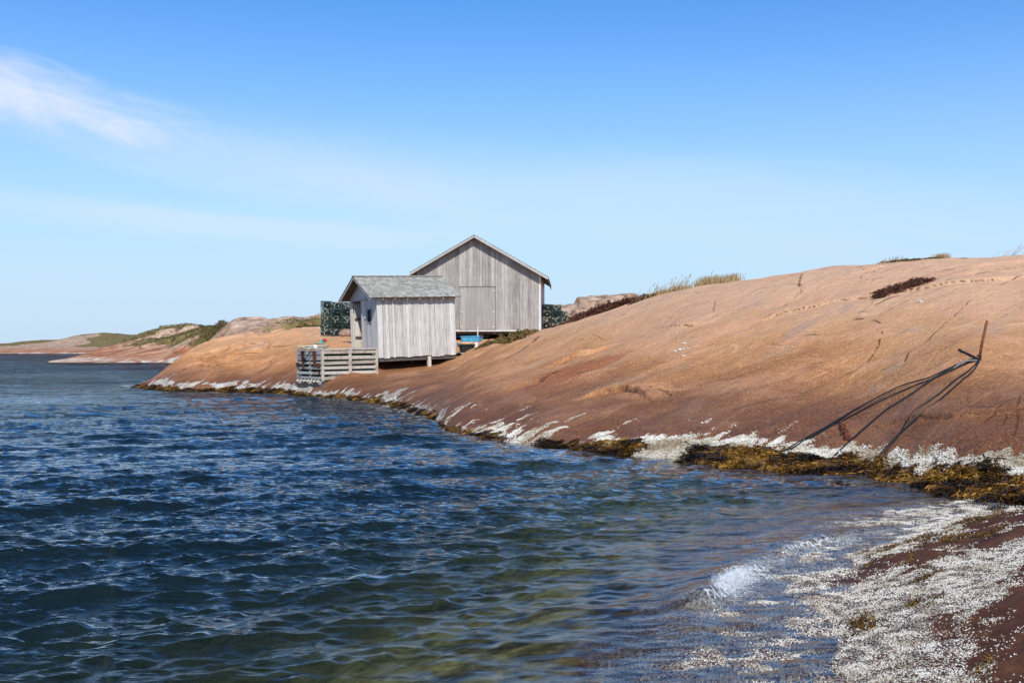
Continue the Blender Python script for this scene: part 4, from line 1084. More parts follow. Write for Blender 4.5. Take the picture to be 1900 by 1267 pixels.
# ------------------------------------------------------------------ big barn
BY = 44.8; BXr = (1003 - CX) / F * BY; BZ = zv(BY, 612)
BW, BD = 5.6, 6.2
BO = Vector((BXr, BY, BZ)) - Vector((math.cos(R(-3.5)), math.sin(R(-3.5)), 0)) * BW
BN_M = Matrix.Translation(BO) @ Matrix.Rotation(R(-3.5), 4, 'Z')
def make_barn():
    root = empty('wooden_barn', BO, (0, 0, R(-3.5)))
    tag(root, 'large grey plank barn with plywood doors under a steep gable, behind the shed', 'barn')
    AX, AZ, S = 2.64, 4.19, .575
    top = lambda x: AZ - S * abs(x - AX)
    def boards(mb, x0, x1, z0, ztop, wmin, wmax, off=0.0):
        x = x0
        while x < x1 - 1e-4:
            w = min(random.uniform(wmin, wmax), x1 - x)
            if x1 - x - w < .05: w = x1 - x
            xa, xb = x + .003, x + w - .003; o = random.uniform(0, .008) + off
            za, zb = ztop(xa), ztop(xb)
            vs = [(xa, -o, z0), (xb, -o, z0), (xb, .03, z0), (xa, .03, z0), (xa, -o, za), (xb, -o, zb), (xb, .03, zb), (xa, .03, za)]
            mb.add(vs, [(0, 3, 2, 1), (4, 5, 6, 7), (0, 1, 5, 4), (1, 2, 6, 5), (2, 3, 7, 6), (3, 0, 4, 7)])
            x += w
    D0, D1, DH = 1.93, 3.57, 1.93
    tp = lambda x: top(x) - .04
    mb = MB()
    boards(mb, 0, D0, 0, tp, .11, .17); boards(mb, D1, BW, 0, tp, .10, .16)
    mb.build('front_wall', M['barn_board'], root)
    mb = MB(); boards(mb, D0, 1.97 + .57, DH + .03, tp, .11, .16, -.004); boards(mb, 2.54, D1, DH + .03, tp, .11, .16, -.004)
    mb.build('loft_wall', M['barn_board'], root)
    # two plywood leaves with hinges
    mid = (D0 + D1) / 2
    mb = MB()
    mb.box(D0 + .012, D1 - .012, -.020, .01, .02, DH, .45)
    dr = mb.build('door', M['ply'], root)
    for x in (D0 + .03, D1 - .17):
        for z in (.10, .78, 1.72):
            mb = MB(); mb.box(x, x + .14, -.030, -.0205, z + .01, z + .065, .9); mb.box(x + .01, x + .05, -.045, -.031, z + .02, z + .055, .9); mb.build('hinge', M['cream'], dr)
    mb = MB(); mb.box(D0 - .02, D1 + .03, -.030, -.010, DH + .004, DH + .024, .2); mb.build('drip_board', M['darkwood'], root)
    # other walls
    def sidewall(x, name, zt):
        mb = MB(); y = .034
        while y < BD - .001:
            w = min(random.uniform(.14, .2), BD - y); mb.box(x, x + .03, y + .002, y + w - .002, 0, zt - .05); y += w
        mb.build(name, M['shed_board'], root)
    sidewall(BW - .03, 'side_wall', top(BW)); sidewall(0, 'side_wall', top(0))
    mb = MB(); mb.box(.034, BW - .034, BD - .03, BD, 0, top(0) - .1, .4)
    vs = [(.034, BD - .03, top(0) - .1), (BW - .034, BD - .03, top(0) - .1), (AX, BD - .03, AZ - .05), (.034, BD, top(0) - .1), (BW - .034, BD, top(0) - .1), (AX, BD, AZ - .05)]
    mb.add(vs, [(0, 1, 2), (5, 4, 3), (1, 4, 5, 2), (2, 5, 3, 0)], .4)
    mb.build('back_wall', M['barn_board'], root)
    mb = MB(); mb.box(BW - .07, BW + .014, -.026, -.0095, 0, top(BW) - .05, .9); mb.build('corner_board', M['shed_board'], root)
    mb = MB(); mb.box(-.01, BW + .01, -.045, -.012, -.07, -.003, .9); mb.build('sill', M['shed_board'], root)
    # roof
    mb = MB(); th = .05; f0, f1 = -.38, BD + .2
    for xe in (-.27, BW + .35):
        ze = top(xe)
        n_ = Vector((-S if xe > AX else S, 0, -1)).normalized() * th
        a = [Vector((xe, f0, ze)), Vector((AX, f0, AZ)), Vector((AX, f1, AZ)), Vector((xe, f1, ze))]
        a = [p + Vector((0, 0, .06)) for p in a]
        mb.add(a + [p + n_ for p in a], [(0, 1, 2, 3), (7, 6, 5, 4), (0, 4, 5, 1), (1, 5, 6, 2), (2, 6, 7, 3), (3, 7, 4, 0)], .3)
    rf = mb.build('roof', M['darkwood'], root)
    mb = MB(); ms = MB()
    for xe in (-.27, BW + .35):
        ze = top(xe); sd = Vector((AX - xe, 0, AZ - ze)); L = sd.length; sd.normalize()
        nn = Vector((-S, 0, 1)).normalized() if xe < AX else Vector((S, 0, 1)).normalized()
        for r in range(18):
            p = Vector((xe, 0, ze + .0635)) + sd * (L * r / 18)
            q = Vector((xe, 0, ze + .0635)) + sd * min(L, L * (r + 1.3) / 18)
            y = f0 - .01
            while y < f1:
                w = random.uniform(.18, .34); yb = min(y + w - .006, f1 + .01)
                t = [p + nn * .018 + Vector((0, y, 0)), p + nn * .018 + Vector((0, yb, 0)), q + nn * .004 + Vector((0, yb, 0)), q + nn * .004 + Vector((0, y, 0))]
                b = [p + Vector((0, y, 0)), p + Vector((0, yb, 0))]
                ms.add(t + b, [(0, 1, 2, 3), (0, 4, 5, 1)], random.random()); y += w
    ms.build('shingles', M['shingle'], rf)
    for xe, t in ((-.27, .35), (BW + .35, .8)):
        mb = MB(); ze = top(xe)
        mb.bar((xe, f0 - .014, ze - .005), (AX + (-.004 if xe < AX else .004), f0 - .014, AZ - .005), .024, .11, t, up=(0, 0, 1)); mb.build('barge_board', M['trim'], rf)
    mb = MB()
    mb.bar((BW + .33, f0, top(BW + .35) - .035), (BW + .33, f1, top(BW + .35) - .035), .03, .10, .3); mb.build('fascia', M['darkwood'], rf)
    mb = MB(); mb.bar((-.25, f0, top(-.27) - .035), (-.25, f1, top(-.27) - .035), .03, .10, .3); mb.build('fascia', M['darkwood'], rf)
    # foundation
    mb = MB(); mb.box(.05, BW - .05, .3, .45, -.2, -.0705, .3); mb.box(.05, BW - .05, BD - .45, BD - .3, -.2, -.005, .3); mb.box(.06, BW - .06, .46, BD - .46, -.04, -.01, .3); mb.build('floor', M['darkwood'], root)
    for x in (.15, 1.5, 2.9, 4.2, 5.35):
        for y in (.37, BD - .37):
            wp = BN_M @ Vector((x, y, 0)); dl = float(ground(wp.x, wp.y)) - wp.z - .05
            if dl < -.21:
                mb = MB(); mb.box(x - .08, x + .08, y - .08, y + .08, dl, -.201, .5); mb.build('footing', M['darkwood' if x < 4 else 'post'], root)
make_barn()

# ------------------------------------------------------------------ lobster traps
def make_trap():
    w, h, d = .42, .285, .85
    root = empty('lobster_trap', (0, 0, 0))
    mb = MB(); e = .012; g = .0075
    cs = [(0, 0), (w, 0), (w, d), (0, d)]
    for z in (0.006, h - .006):
        for i in range(4): a, b = cs[i], cs[(i + 1) % 4]; mb.bar((*a, z), (*b, z), e)
    for c in cs: mb.bar((*c, 0), (*c, h), e)
    k = 7
    for i in range(1, k):
        x = w * i / k
        mb.bar((x, 0, 0), (x, 0, h), g); mb.bar((x, 0, h - .004), (x, d, h - .004), g); mb.bar((x, 0, .004), (x, d, .004), g)
    for i in range(1, 5):
        z = h * i / 5; mb.bar((0, 0, z), (w, 0, z), g); mb.bar((0, 0, z), (0, d, z), g); mb.bar((w, 0, z), (w, d, z), g); mb.bar((0, d, z), (w, d, z), g)
    for i in range(1, 12):
        y = d * i / 12; mb.bar((0, y, 0), (0, y, h), g); mb.bar((w, y, 0), (w, y, h), g); mb.bar((0, y, h - .004), (w, y, h - .004), g)
    mb.build('cage', M['wire'], root)
    mb = MB()      # knitted heads: sagging funnels inside
    for y in (.18, .5):
        mb = MB()
        for i in range(7):
            a = i / 7 * 6.283
            p = Vector((w/2 + math.cos(a) * w * .46, y, h/2 + math.sin(a) * h * .46)); q = Vector((w/2 + math.cos(a) * .06, y + .17, h/2 + math.sin(a) * .05))
            p2 = Vector((w/2 + math.cos(a + .9) * w * .46, y, h/2 + math.sin(a + .9) * h * .46)); q2 = Vector((w/2 + math.cos(a + .9) * .06, y + .17, h/2 + math.sin(a + .9) * .05))
            mb.add([p, p2, q2, q], [(0, 1, 2, 3)])
        mb.build('netting', M['net_and_shade'], root)
    mb = MB(); c = (w * .5, .012, h * .40)
    for q in ((.03, -.006, h - .02), (w - .03, -.006, h - .02), (w * .5, -.006, .02)): mb.tube([c, ((c[0] + q[0]) / 2, -.004, (c[1] + q[2]) / 2 + .09 if q[2] > .1 else .09), q] if False else [c, q], .011, 5)
    mb.build('bridle', M['twine'], root)
    mb = MB(); mb.box(w * .28, w * .72, .03, .10, h - .06, h - .02); mb.build('float', M['cream'], root)
    mb = MB(); mb.box(w * .3, w * .62, .25, .34, .012, .07); mb.build('weight', M['brick'], root)
    return root
trap0 = make_trap(); used = [False]
def put_trap(loc, rz, label, group):
    t = trap0 if not used[0] else copy_tree(trap0)
    used[0] = True
    if random.random() < .45:                     # some stand the other way round
        loc = (loc[0] + .42, loc[1] + .85, loc[2]); rz += math.pi
    t.location = loc; t.rotation_euler = (random.uniform(-.05, .05), random.uniform(-.06, .06), rz)
    for ch in t.children:
        if ch.name.startswith('bridle'): ch.scale = (random.uniform(.7, 1), 1, random.uniform(.75, 1.05)); ch.rotation_euler.y = random.uniform(-.25, .25)
    tag(t, label, 'lobster trap', group)
    return t
q = hit(620, 624); oy = q.y
pos = ['left', 'middle', 'right']; rowl = ['bottom', 'second', 'third', 'fourth', 'top']
gl = float(min(ground(q.x - .6, oy + .3), ground(q.x, oy + .3), ground(q.x + .6, oy + .3)))
gz0 = zv(oy, 624)
for c in range(3):
    for r in range(5):
        x = (595 - CX) / F * oy + c * .45 + random.uniform(-.02, .02)
        put_trap((x, oy + random.uniform(-.04, .04), gz0 + r * .29), R(random.uniform(-5, 5)),
                 'green wire trap in the %s row, %s column of the stack left of the shed' % (rowl[r], pos[c]), 'lobster traps stacked left of the shed')
# the stack by the barn
for c in range(2):
    for r in range(4):
        x = (1007 - CX) / F * 46.5 + c * .46; y = 46.5 + c * .35
        z0 = float(ground(x + .2, y + .3)) - .02
        put_trap((x, y, zv(46.5, 611) + r * .29 - c * .0), R(random.uniform(-6, 6)), 'green wire trap in the %s row of the %s column right of the barn' % (rowl[r] if r < 3 else 'top', ['taller inner', 'outer'][c]) if not (c == 1 and r == 3) else 'green wire trap tipped on top of the outer column right of the barn', 'lobster traps stacked right of the barn')
for i in range(5):
    u = 1034 + i * 9; y = 48.0 + .2 * i; x = (u - CX) / F * y
    lab = ['green trap nearest the barn stack in the loose heap behind the heather', 'green trap second along in the loose heap behind the heather', 'tilted green trap in the middle of the loose heap behind the heather',
           'green trap low in the loose heap behind the heather', 'outermost green trap of the loose heap behind the heather'][i]
    t = put_trap((x, y, zv(y, 598 - (i % 2) * 9 + 0)), R(20 + 25 * i), lab, 'lobster traps heaped behind the heather')
    t.rotation_euler.x = R(8 * (i % 3))

# ------------------------------------------------------------------ big slatted crate
CRY = 33.2; CRX = (597 - CX) / F * CRY; CRZ = zv(CRY, 706)
def make_crate():
    L, W, H = 2.13, 1.8, 1.02
    root = empty('wooden_crate', (CRX, CRY, CRZ), (0, R(-1.0), R(38)))
    tag(root, 'big slatted wooden crate, bleached and rust stained, standing on rock by the water', 'crate')
    zs = [.03, .19, .36, .53, .70, .88]
    for y0, y1, nm in ((-.025, 0, 'slat'), (W, W + .025, 'slat')):
        for i, z in enumerate(zs):
            mb = MB(); s = random.uniform(-.012, .012)
            a, b = Vector((-.02, (y0 + y1) / 2, z + .05 + s)), Vector((L + .02, (y0 + y1) / 2, z + .05 - s))
            mb.bar(a, b, .024, .10 + random.uniform(-.01, .015)); mb.build(nm, M['slat'], root)
    for x0, x1 in ((-.0251, 0), (L, L + .025)):
        for i, z in enumerate(zs):
            mb = MB(); mb.bar(((x0 + x1) / 2, .0, z + .05), ((x0 + x1) / 2, W, z + .05), .024, .15 if i >= 4 else .085); mb.build('end_slat', M['end_slat'], root)
    for x in (.04, L / 2, L - .04):
        for y in (.04, W - .04):
            mb = MB(); mb.box(x - .035, x + .035, y - .035, y + .035, -.05, H); mb.build('post', M['post'], root)
    for y in (W * .5,):
        for x in (.04, L - .04):
            mb = MB(); mb.box(x - .033, x + .033, y - .033, y + .033, -.05, H - .03); mb.build('post', M['post'], root)
    # outer uprights nailed on the long face
    for x in (.03, L / 2, L - .03):
        mb = MB(); mb.box(x - .04, x + .04, -.05, -.026, -.03, H - .02, .7); mb.build('batten', M['slat'], root)
    # top rails
    for a, b in (((-.03, .0, H + .02), (L + .03, .0, H + .02)), ((-.03, W, H + .02), (L + .03, W, H + .02))):
        mb = MB(); mb.bar(a, b, .07, .04, .8); mb.build('top_rail', M['slat'], root)
    for x in (.0, L):
        mb = MB(); mb.bar((x, .04, H + .021), (x, W - .04, H + .021), .07, .038, .6); mb.build('top_rail', M['end_slat'], root)
    mb = MB()
    for i in range(8): mb.box(.06 + i * .255, .30 + i * .255, .045, W - .045, H - .06, H - .035)
    mb.build('lid', M['darkwood'], root)
    mb = MB()
    for i in range(5): mb.box(.08, L - .08, W - .08, W - .06, .02 + i * .19, .19 + i * .19)
    mb.build('back_panel', M['darkwood'], root)
    mb = MB(); mb.box(.08, L - .08, .16, .165, .01, H - .07); mb.build('gap_shade_sheet', M['net_and_shade'], root)  # dark sheet added behind the slats so the gaps read as shade
    mb = MB(); mb.box(.13, .135, .17, W - .09, .01, H - .07); mb.build('end_gap_shade_sheet', M['net_and_shade'], root)  # second added sheet, darkens the gaps of the end slats
    # floor and skids
    mb = MB()
    for i in range(9): mb.box(.02 + i * .235, .2 + i * .235, .02, W - .02, -.02, .005)
    mb.build('floor', M['slat'], root)
    for y in (.12, W / 2, W - .12):
        mb = MB(); mb.box(-.06, L + .05, y - .05, y + .05, -.12, -.021, .3); mb.build('skid', M['end_slat'], root)
    # cribbing under the end that stands over the tide line
    for k, z in enumerate((-.24, -.36)):
        mb = MB(); mb.box(-.05, .25, .0, W, z, z + .115, .2); mb.build('crib_beam', M['darkwood'], root)
    # rusty plates on the end
    for y in (.42, 1.28):
        mb = MB(); mb.box(-.052, -.038, y - .12, y + .12, .60, .98); mb.box(-.054, -.0381, y - .06, y + .06, .46, .60); mb.build('hinge_plate', M['rustplate'], root)
    for ya, yb, za, zb in ((0, .26, .45, .58), (W - .26, W, .45, .58), (.02, .14, .2, .3), (1.2, 1.36, .36, .42)):
        mb = MB(); mb.box(-.056, -.0385, ya, yb, za, zb); mb.build('rust_strap', M['rustplate'], root)
    # row of pegs low on the end
    for i in range(7):
        mb = MB(); mb.bar((-.03, .14 + i * .25, .0), (-.13, .14 + i * .25, -.05), .05, .05, .8); mb.build('peg', M['post'], root)
    return root
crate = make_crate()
CM = Matrix.Translation((CRX, CRY, CRZ)) @ Matrix.Rotation(R(38), 4, 'Z') @ Matrix.Rotation(R(-1.0), 4, 'Y')
def coil(name, mat, label, cat, c, R0, turns, r, flat=.5, wob=.3, M_=CM, n=90):
    mb = MB(); pts = []
    ph = random.random() * 6
    for i in range(n):
        a = 6.283 * turns * i / n
        rr = R0 * (.55 + .4 * math.sin(a * .37 + ph)) * (1 + wob * math.sin(a * 1.7))
        pts.append((rr * math.cos(a), rr * math.sin(a) * flat, .03 + .05 * abs(math.sin(a * .61 + ph)) + .06 * i / n))
    mb.tube(pts, r, 5)
    o = mb.build(name, mat, smooth=True); o.location = M_ @ Vector(c); o.rotation_euler.z = R(38)
    return tag(o, label, cat)
coil('rope_coil', M['cream'], 'pale rope tangle lying over the near top corner of the big crate', 'rope', (.12, .9, 1.03), .55, 6, .018, .9)
coil('rope_coil', M['cream'], 'cream rope hanging loosely inside the big slatted crate', 'rope', (.62, .08, .10), .45, 7, .016, .12)
coil('net_heap', M['orange'], 'orange and cream rope heaped on the floor of the big crate', 'rope', (1.45, .085, .05), .45, 8, .018, .12)
mb = MB()
# buoys resting on the crate rail
def buoy(name, mat, label, loc, s=.11):
    mb = MB(); prof = [(0, -.9), (.45, -.85), (.8, -.5), (1, 0), (.8, .5), (.45, .85), (.16, .95), (.14, 1.25), (0, 1.25)]; n = 12
    vs = []; fs = []
    for (r_, z_) in prof:
        for k in range(n): vs.append((r_ * s * math.cos(6.283 * k / n), r_ * s * math.sin(6.283 * k / n), z_ * s * 1.2))
    for i in range(len(prof) - 1):
        for k in range(n): fs.append((i*n + k, i*n + (k+1) % n, (i+1)*n + (k+1) % n, (i+1)*n + k))
    mb.add(vs, fs); o = mb.build(name, mat, smooth=True); o.location = loc; o.rotation_euler = (R(80), 0, R(random.uniform(0, 90)))
    return tag(o, label, 'buoy')
buoy('buoy', M['white'], 'small white buoy resting on the end rail of the big crate', CM @ Vector((.05, .55, 1.12)), .085)
buoy('buoy', M['blue'], 'small blue buoy resting on the back rail of the big crate', CM @ Vector((1.0, 1.8, 1.11)), .075)

# ------------------------------------------------------------------ gear between the shed and the barn
def pm(u, v, Y): return Vector(((u - CX) / F * Y, Y, zv(Y, v)))
def tapered_box(mb, w0, d0, w1, d1, h, th=.02):
    def ring(w, d, z): return [(-w/2, -d/2, z), (w/2, -d/2, z), (w/2, d/2, z), (-w/2, d/2, z)]
    vs = ring(w0, d0, 0) + ring(w1, d1, h) + ring(w1 - 2*th, d1 - 2*th, h) + ring(w0 - 2*th, d0 - 2*th, th)
    fs = [(3, 2, 1, 0), (12, 13, 14, 15)]
    for b, c in ((0, 4), (4, 8), (8, 12)):
        for k in range(4): fs.append((b + k, b + (k+1) % 4, c + (k+1) % 4, c + k))
    mb.add(vs, fs)
pl = empty('plank_deck', pm(868, 654, 38.0), (R(1), 0, R(22)))
tag(pl, 'low pale plank platform on the rock at the far end of the shed', 'platform')
for i in range(6):
    mb = MB(); mb.box(-.42, .50, -.45 + i * .16, -.30 + i * .16, -.03, 0); mb.build('plank', M['trim'], pl)
for ya in (-.44, .3):
    mb = MB(); mb.box(-.40, .45, ya, ya + .08, -.12, -.031); mb.build('joist', M['darkwood'], pl)
tub = empty('plastic_tub', pm(866, 653.5, 37.8), (0, 0, R(12))); tag(tub, 'black plastic tub standing on the plank platform', 'tub')
mb = MB(); tapered_box(mb, .44, .36, .54, .44, .27); mb.build('bin', M['black'], tub)
mb = MB()
for s in (-1, 1): mb.box(-.29, .29, s * .235 - .015, s * .235 + .015, .25, .285); mb.box(s * .28 - .015, s * .28 + .015, -.22, .22, .25, .284)
mb.build('rim', M['black'], tub, bevel=.004)
o = coil('rope_heap', M['orange'], 'orange and cream rope heaped in the black tub', 'rope', (0, 0, 0), .25, 9, .026, .8, .3, Matrix.Identity(4), 120)
o.location = pm(868, 642, 37.8)
def fish_box(label, loc, rz, s, mat):
    r = empty('fish_box', loc, (0, R(random.uniform(-2, 2)), rz)); tag(r, label, 'fish box', 'blue fish boxes beside the barn')
    mb = MB(); tapered_box(mb, .62 * s, .42 * s, .70 * s, .48 * s, .26 * s); mb.build('bin', mat, r)
    mb = MB()
    for q in (-1, 1): mb.box(-.36 * s, .36 * s, q * .245 * s - .014, q * .245 * s + .014, .235 * s, .275 * s); mb.box(q * .355 * s - .014, q * .355 * s + .014, -.23 * s, .23 * s, .235 * s, .274 * s)
    mb.build('rim', mat, r)
    for q in (-.2, 0, .2):
        mb = MB(); mb.box(q * s - .02, q * s + .02, -.245 * s, -.215 * s, .02, .22 * s); mb.build('rib', mat, r)
    return r
g = pm(872, 634, 41.5)
fish_box('larger bright blue fish box behind the black tub', (g.x, g.y, float(ground(g.x, g.y))), R(8), 1.05, M['blue'])
g = pm(886, 632, 42.2)
fish_box('smaller pale blue fish box tipped up at the corner of the barn doorway', (g.x, g.y, float(ground(g.x, g.y)) + .02), R(70), .62, M['blue'])
g = pm(858, 643, 38.6)
fish_box('blue box edge showing between the shed wall and the rope', (g.x, g.y, g.z - .02), R(10), .55, M['blue'])
sp = empty('marker_post', pm(886, 628, 41.9)); sp.location.z = float(ground(sp.location.x, sp.location.y)) - .02
tag(sp, 'short pale wooden stake beside the blue fish box', 'stake')
mb = MB(); mb.bar((0, 0, 0), (.02, 0, .62), .07, .05); mb.build('stake', M['post'], sp); mb = MB(); mb.bar((.02, 0, .62), (.022, 0, .66), .055, .04); mb.build('tip', M['post'], sp)
wj = empty('water_jug', pm(883.5, 652, 38.0), (0, 0, R(5))); tag(wj, 'white plastic jug beside the black tub', 'jug')
mb = MB(); mb.tube([(0, 0, 0), (0, 0, .02), (0, 0, .24), (0, 0, .30), (0, 0, .34)], .075, 10); mb.build('bottle', M['white'], wj, smooth=True)
mb = MB(); mb.tube([(0, 0, .34), (0, 0, .39)], .03, 8); mb.build('cap', M['blue'], wj)

# bits and pieces on the rock left of the shed
g = hit(596, 638)
o = empty('plastic_float', (g.x, g.y, g.z)); tag(o, 'turquoise plastic float and line lying on pink rock left of the shed', 'float')
mb = MB(); mb.tube([(0, 0, 0), (0, 0, .05), (0, 0, .12), (0, 0, .17)], .07, 10, r1=.045); mb.build('float_body', M['turq'], o, smooth=True)
mb = MB(); mb.tube([(-.3, -.05, .015), (-.1, -.1, .02), (.1, -.06, .02), (.2, 0, .02)], .018, 5); mb.build('line', M['turq'], o)
g = hit(602, 634.5)
buoy('buoy', M['red'], 'small red float lying beside the turquoise float on the rock', (g.x, g.y, g.z + .05), .09)
g = pm(575, 611, 44.5)
o = empty('driftwood_plank', (g.x, g.y, float(ground(g.x, g.y)) + .05), (0, R(-1), R(4))); tag(o, 'white weathered plank lying on the ground left of the trap stack', 'plank')
mb = MB(); mb.box(-.45, .42, -.1, .1, 0, .05, .9); mb.build('board', M['white'], o); mb = MB(); mb.box(-.3, .44, -.085, .1, .052, .1, .8); mb.build('board', M['white'], o)

# boulders and loose stones
def stone(label, u, v, s, mat, group=None, name='stone', flat=.6):
    g = hit(u, v); mb = bpy.data.meshes.new(name)
    import bmesh
    bm = bmesh.new(); bmesh.ops.create_icosphere(bm, subdivisions=3, radius=1)
    sd = random.randint(0, 999)
    for vx in bm.verts:
        p = vx.co; k = 1 + .25 * float(fbm(np.array(p.x * 1.3 + sd), np.array(p.y * 1.3 + p.z * 1.7), sd, 3))
        vx.co = Vector((p.x * s[0], p.y * s[1], p.z * s[2])) * k
    bm.to_mesh(mb); bm.free()
    mb.materials.append(mat)
    o = link(D.objects.new(name, mb)); o.location = (g.x, g.y, g.z + s[2] * .3); o.rotation_euler.z = random.uniform(0, 3)
    return tag(o, label, 'stone', group)
stone('pink boulder at the foot of the trap stack beside the shed', 642, 623, (.30, .25, .22), M['greystone'], name='boulder')
for i, (u, v, s, lab) in enumerate([(1254, 652, .038, 'left end stone in the row of pale stones on the big slope'), (1262, 650, .055, 'largest pale stone in the row on the big slope'), (1268, 648.5, .038, 'pale stone right of the largest one in the row on the big slope'),
                          (1276, 647, .03, 'small pale stone near the right end of the row on the big slope'), (1291, 644, .028, 'lone pale stone just right of the row on the big slope'), (1268, 661, .04, 'lone pale stone below the row on the big slope'), (1270, 638, .045, 'pale stone above the row on the big slope'),
                          (1255, 618, .03, 'pale stone far above the row near the middle of the big slope'), (1709, 561, .05, 'white stone on bare rock below the dark red shrub patch')]):
    stone(lab, u, v, (s * 1.2, s, s * .6), M['stone'], 'pale stones on the big slope')

# ------------------------------------------------------------------ rusty rod and mooring lines
rb = hit(1815, 668)
rod = empty('mooring_rod', rb); tag(rod, 'leaning rusty iron rod set in the rock slope, holding black mooring lines', 'rod')
tp = pm(1831.5, 595, rb.y + .02) - rb
mb = MB(); mb.tube([Vector((0, 0, -.08)), tp * .5, tp], .021, 8, .5); mb.build('shaft', M['rust'], rod, smooth=True)
mb = MB(); mb.tube([tp * .02, tp * .06], .042, 10); mb.build('collar', M['black'], rod); mb = MB(); mb.tube([tp * .09, tp * .12], .036, 10); mb.build('collar', M['black'], rod)
def line(name, label, pix, r, lift, mat='black', end_drop=True, group=None, jitter=.0):
    pts = []
    for i, (u, v) in enumerate(pix):
        t = i / (len(pix) - 1)
        g = hit(u, v); pts.append(g + Vector((0, 0, r + lift * math.sin(math.pi * min(1, t * 1.0)))))
    # smooth the run
    dense = []
    P_ = np.array([tuple(p) for p in pts]); tt = np.arange(len(pts)); td = np.linspace(0, len(pts) - 1, 60)
    xyz = np.stack([pchip1(tt, P_[:, k], td) for k in range(3)], 1)
    for k in range(2):
        xyz[1:-1] = (xyz[:-2] + 2 * xyz[1:-1] + xyz[2:]) / 4
    gz = ground(xyz[:, 0], xyz[:, 1]); xyz[:, 2] = np.maximum(xyz[:, 2], gz + r)
    mb = MB(); mb.tube([Vector(p) for p in xyz], r, 7, .5); o = mb.build(name, M[mat], smooth=True)
    return tag(o, label, 'rope', group)
gL = 'mooring lines from the rusty rod'
line('mooring_line', 'upper of the paired black lines running longest left from the rod', [(1814, 666), (1785, 675), (1760, 688), (1725, 705), (1668, 722), (1600, 757), (1540, 792), (1480, 824), (1436, 851)], .0105, .03, group=gL)
line('mooring_line', 'lower of the paired black lines running longest left from the rod', [(1815, 669), (1788, 679), (1760, 692), (1726, 708), (1690, 722), (1640, 743), (1560, 785), (1492, 820), (1441, 852)], .0105, .02, group=gL)
line('mooring_line', 'black line sagging between the longest pair and the rightmost pair', [(1813, 668), (1780, 682), (1740, 701), (1700, 728), (1655, 757), (1620, 784), (1580, 818), (1543, 852)], .0115, .02, group=gL)
line('mooring_line', 'bowed thin black line of the rightmost pair below the rod', [(1816, 670), (1800, 688), (1770, 710), (1735, 740), (1698, 765), (1680, 790), (1660, 820), (1630, 849)], .010, .02, group=gL)
line('mooring_line', 'straighter thick black line of the rightmost pair below the rod', [(1817, 672), (1806, 690), (1775, 718), (1740, 748), (1705, 775), (1672, 805), (1645, 832), (1626, 852)], .0115, .015, group=gL)
line('tie_rope', 'grey rope lashing on the mooring lines just below the rod', [(1812, 671), (1796, 677), (1780, 683), (1768, 688)], .016, .05, 'greyrope')
line('rod_shadow_tube', 'short black tube imitating the shadow of the rod, pointing up the slope', [(1814, 668), (1800, 661), (1788, 655), (1779, 650)], .016, .0)  # black tube modelled in place of the rod's cast shadow
# rusty chain hanging at the tide line
ch = hit(1562, 792); c2 = hit(1573, 818)
root = empty('rusty_chain', ch); tag(root, 'short rusty chain lying on the rock between the mooring lines at the tide line', 'chain')
for i in range(9):
    p = ch.lerp(c2, i / 8) - ch; p.x += .012 * math.sin(i * 2.1); p.z = float(ground(ch.x + p.x, ch.y + p.y)) - ch.z + .03
    mb = MB(); r_ = .034
    ax = Vector((.35, -.3, -.5)).normalized(); sd = ax.cross(Vector((0, -.6, .8) if i % 2 else (.8, .5, .2))).normalized()
    mb.tube([p + ax * math.cos(a) * r_ * 1.35 + sd * math.sin(a) * r_ for a in np.linspace(0, 6.283, 11)], .012, 5)
    mb.build('link', M['rustplate'], root, smooth=True)

# ------------------------------------------------------------------ foam thrown up by the little breaker
def foam():
    seg = np.hypot(*np.diff(BR, axis=0).T); cum = np.concatenate([[0], np.cumsum(seg)])
    n = 5200
    # most of it where the wave stands highest, thrown in clumps
    cl_s = np.concatenate([rng.normal(cum[2] - .02, .17, 26), rng.normal(cum[3] - .1, .16, 16), rng.normal(cum[4] + .5, .10, 8), rng.uniform(cum[3], cum[-1] - .3, 8)])
    cl_w = np.concatenate([np.full(26, 1.0), np.full(16, .45), np.full(8, .30), np.full(8, .12)])
    pickc = rng.choice(len(cl_s), n, p=cl_w / cl_w.sum())
    cl_off = np.abs(rng.normal(.03, .06, len(cl_s))); cl_up = rng.uniform(.2, 1.0, len(cl_s))
    s = np.clip(cl_s[pickc] + rng.normal(0, .085, n), 0, cum[-1])
    x = np.interp(s, cum, BR[:, 0]); y = np.interp(s, cum, BR[:, 1])
    off = cl_off[pickc] + rng.normal(0, .055, n)
    up = np.abs(rng.normal(0, .030, n)) * cl_up[pickc] * cl_w[pickc] + .03 * cl_w[pickc] * np.exp(-(off / .08) ** 2)
    P = np.stack([x + off * .8, y - off * .45, up], 1)
    sz = rng.gamma(1.6, .0013, n) + .0012
    o_ = np.array([(1, 0, 0), (-1, 0, 0), (0, 1, 0), (0, -1, 0), (0, 0, 1), (0, 0, -1)], float)
    V = (P[:, None, :] + o_[None] * sz[:, None, None] * rng.uniform(.7, 1.2, (n, 6, 1))).reshape(-1, 3)
    f = np.array([(0, 2, 4), (2, 1, 4), (1, 3, 4), (3, 0, 4), (2, 0, 5), (1, 2, 5), (3, 1, 5), (0, 3, 5)])
    Fq = (f[None] + (np.arange(n) * 6)[:, None, None]).reshape(-1, 3)
    o = mesh_np('sea_foam', V, Fq, M['foam']); tag(o, 'white foam of the little wave breaking against the dark slab', 'foam', kind='stuff')
foam()

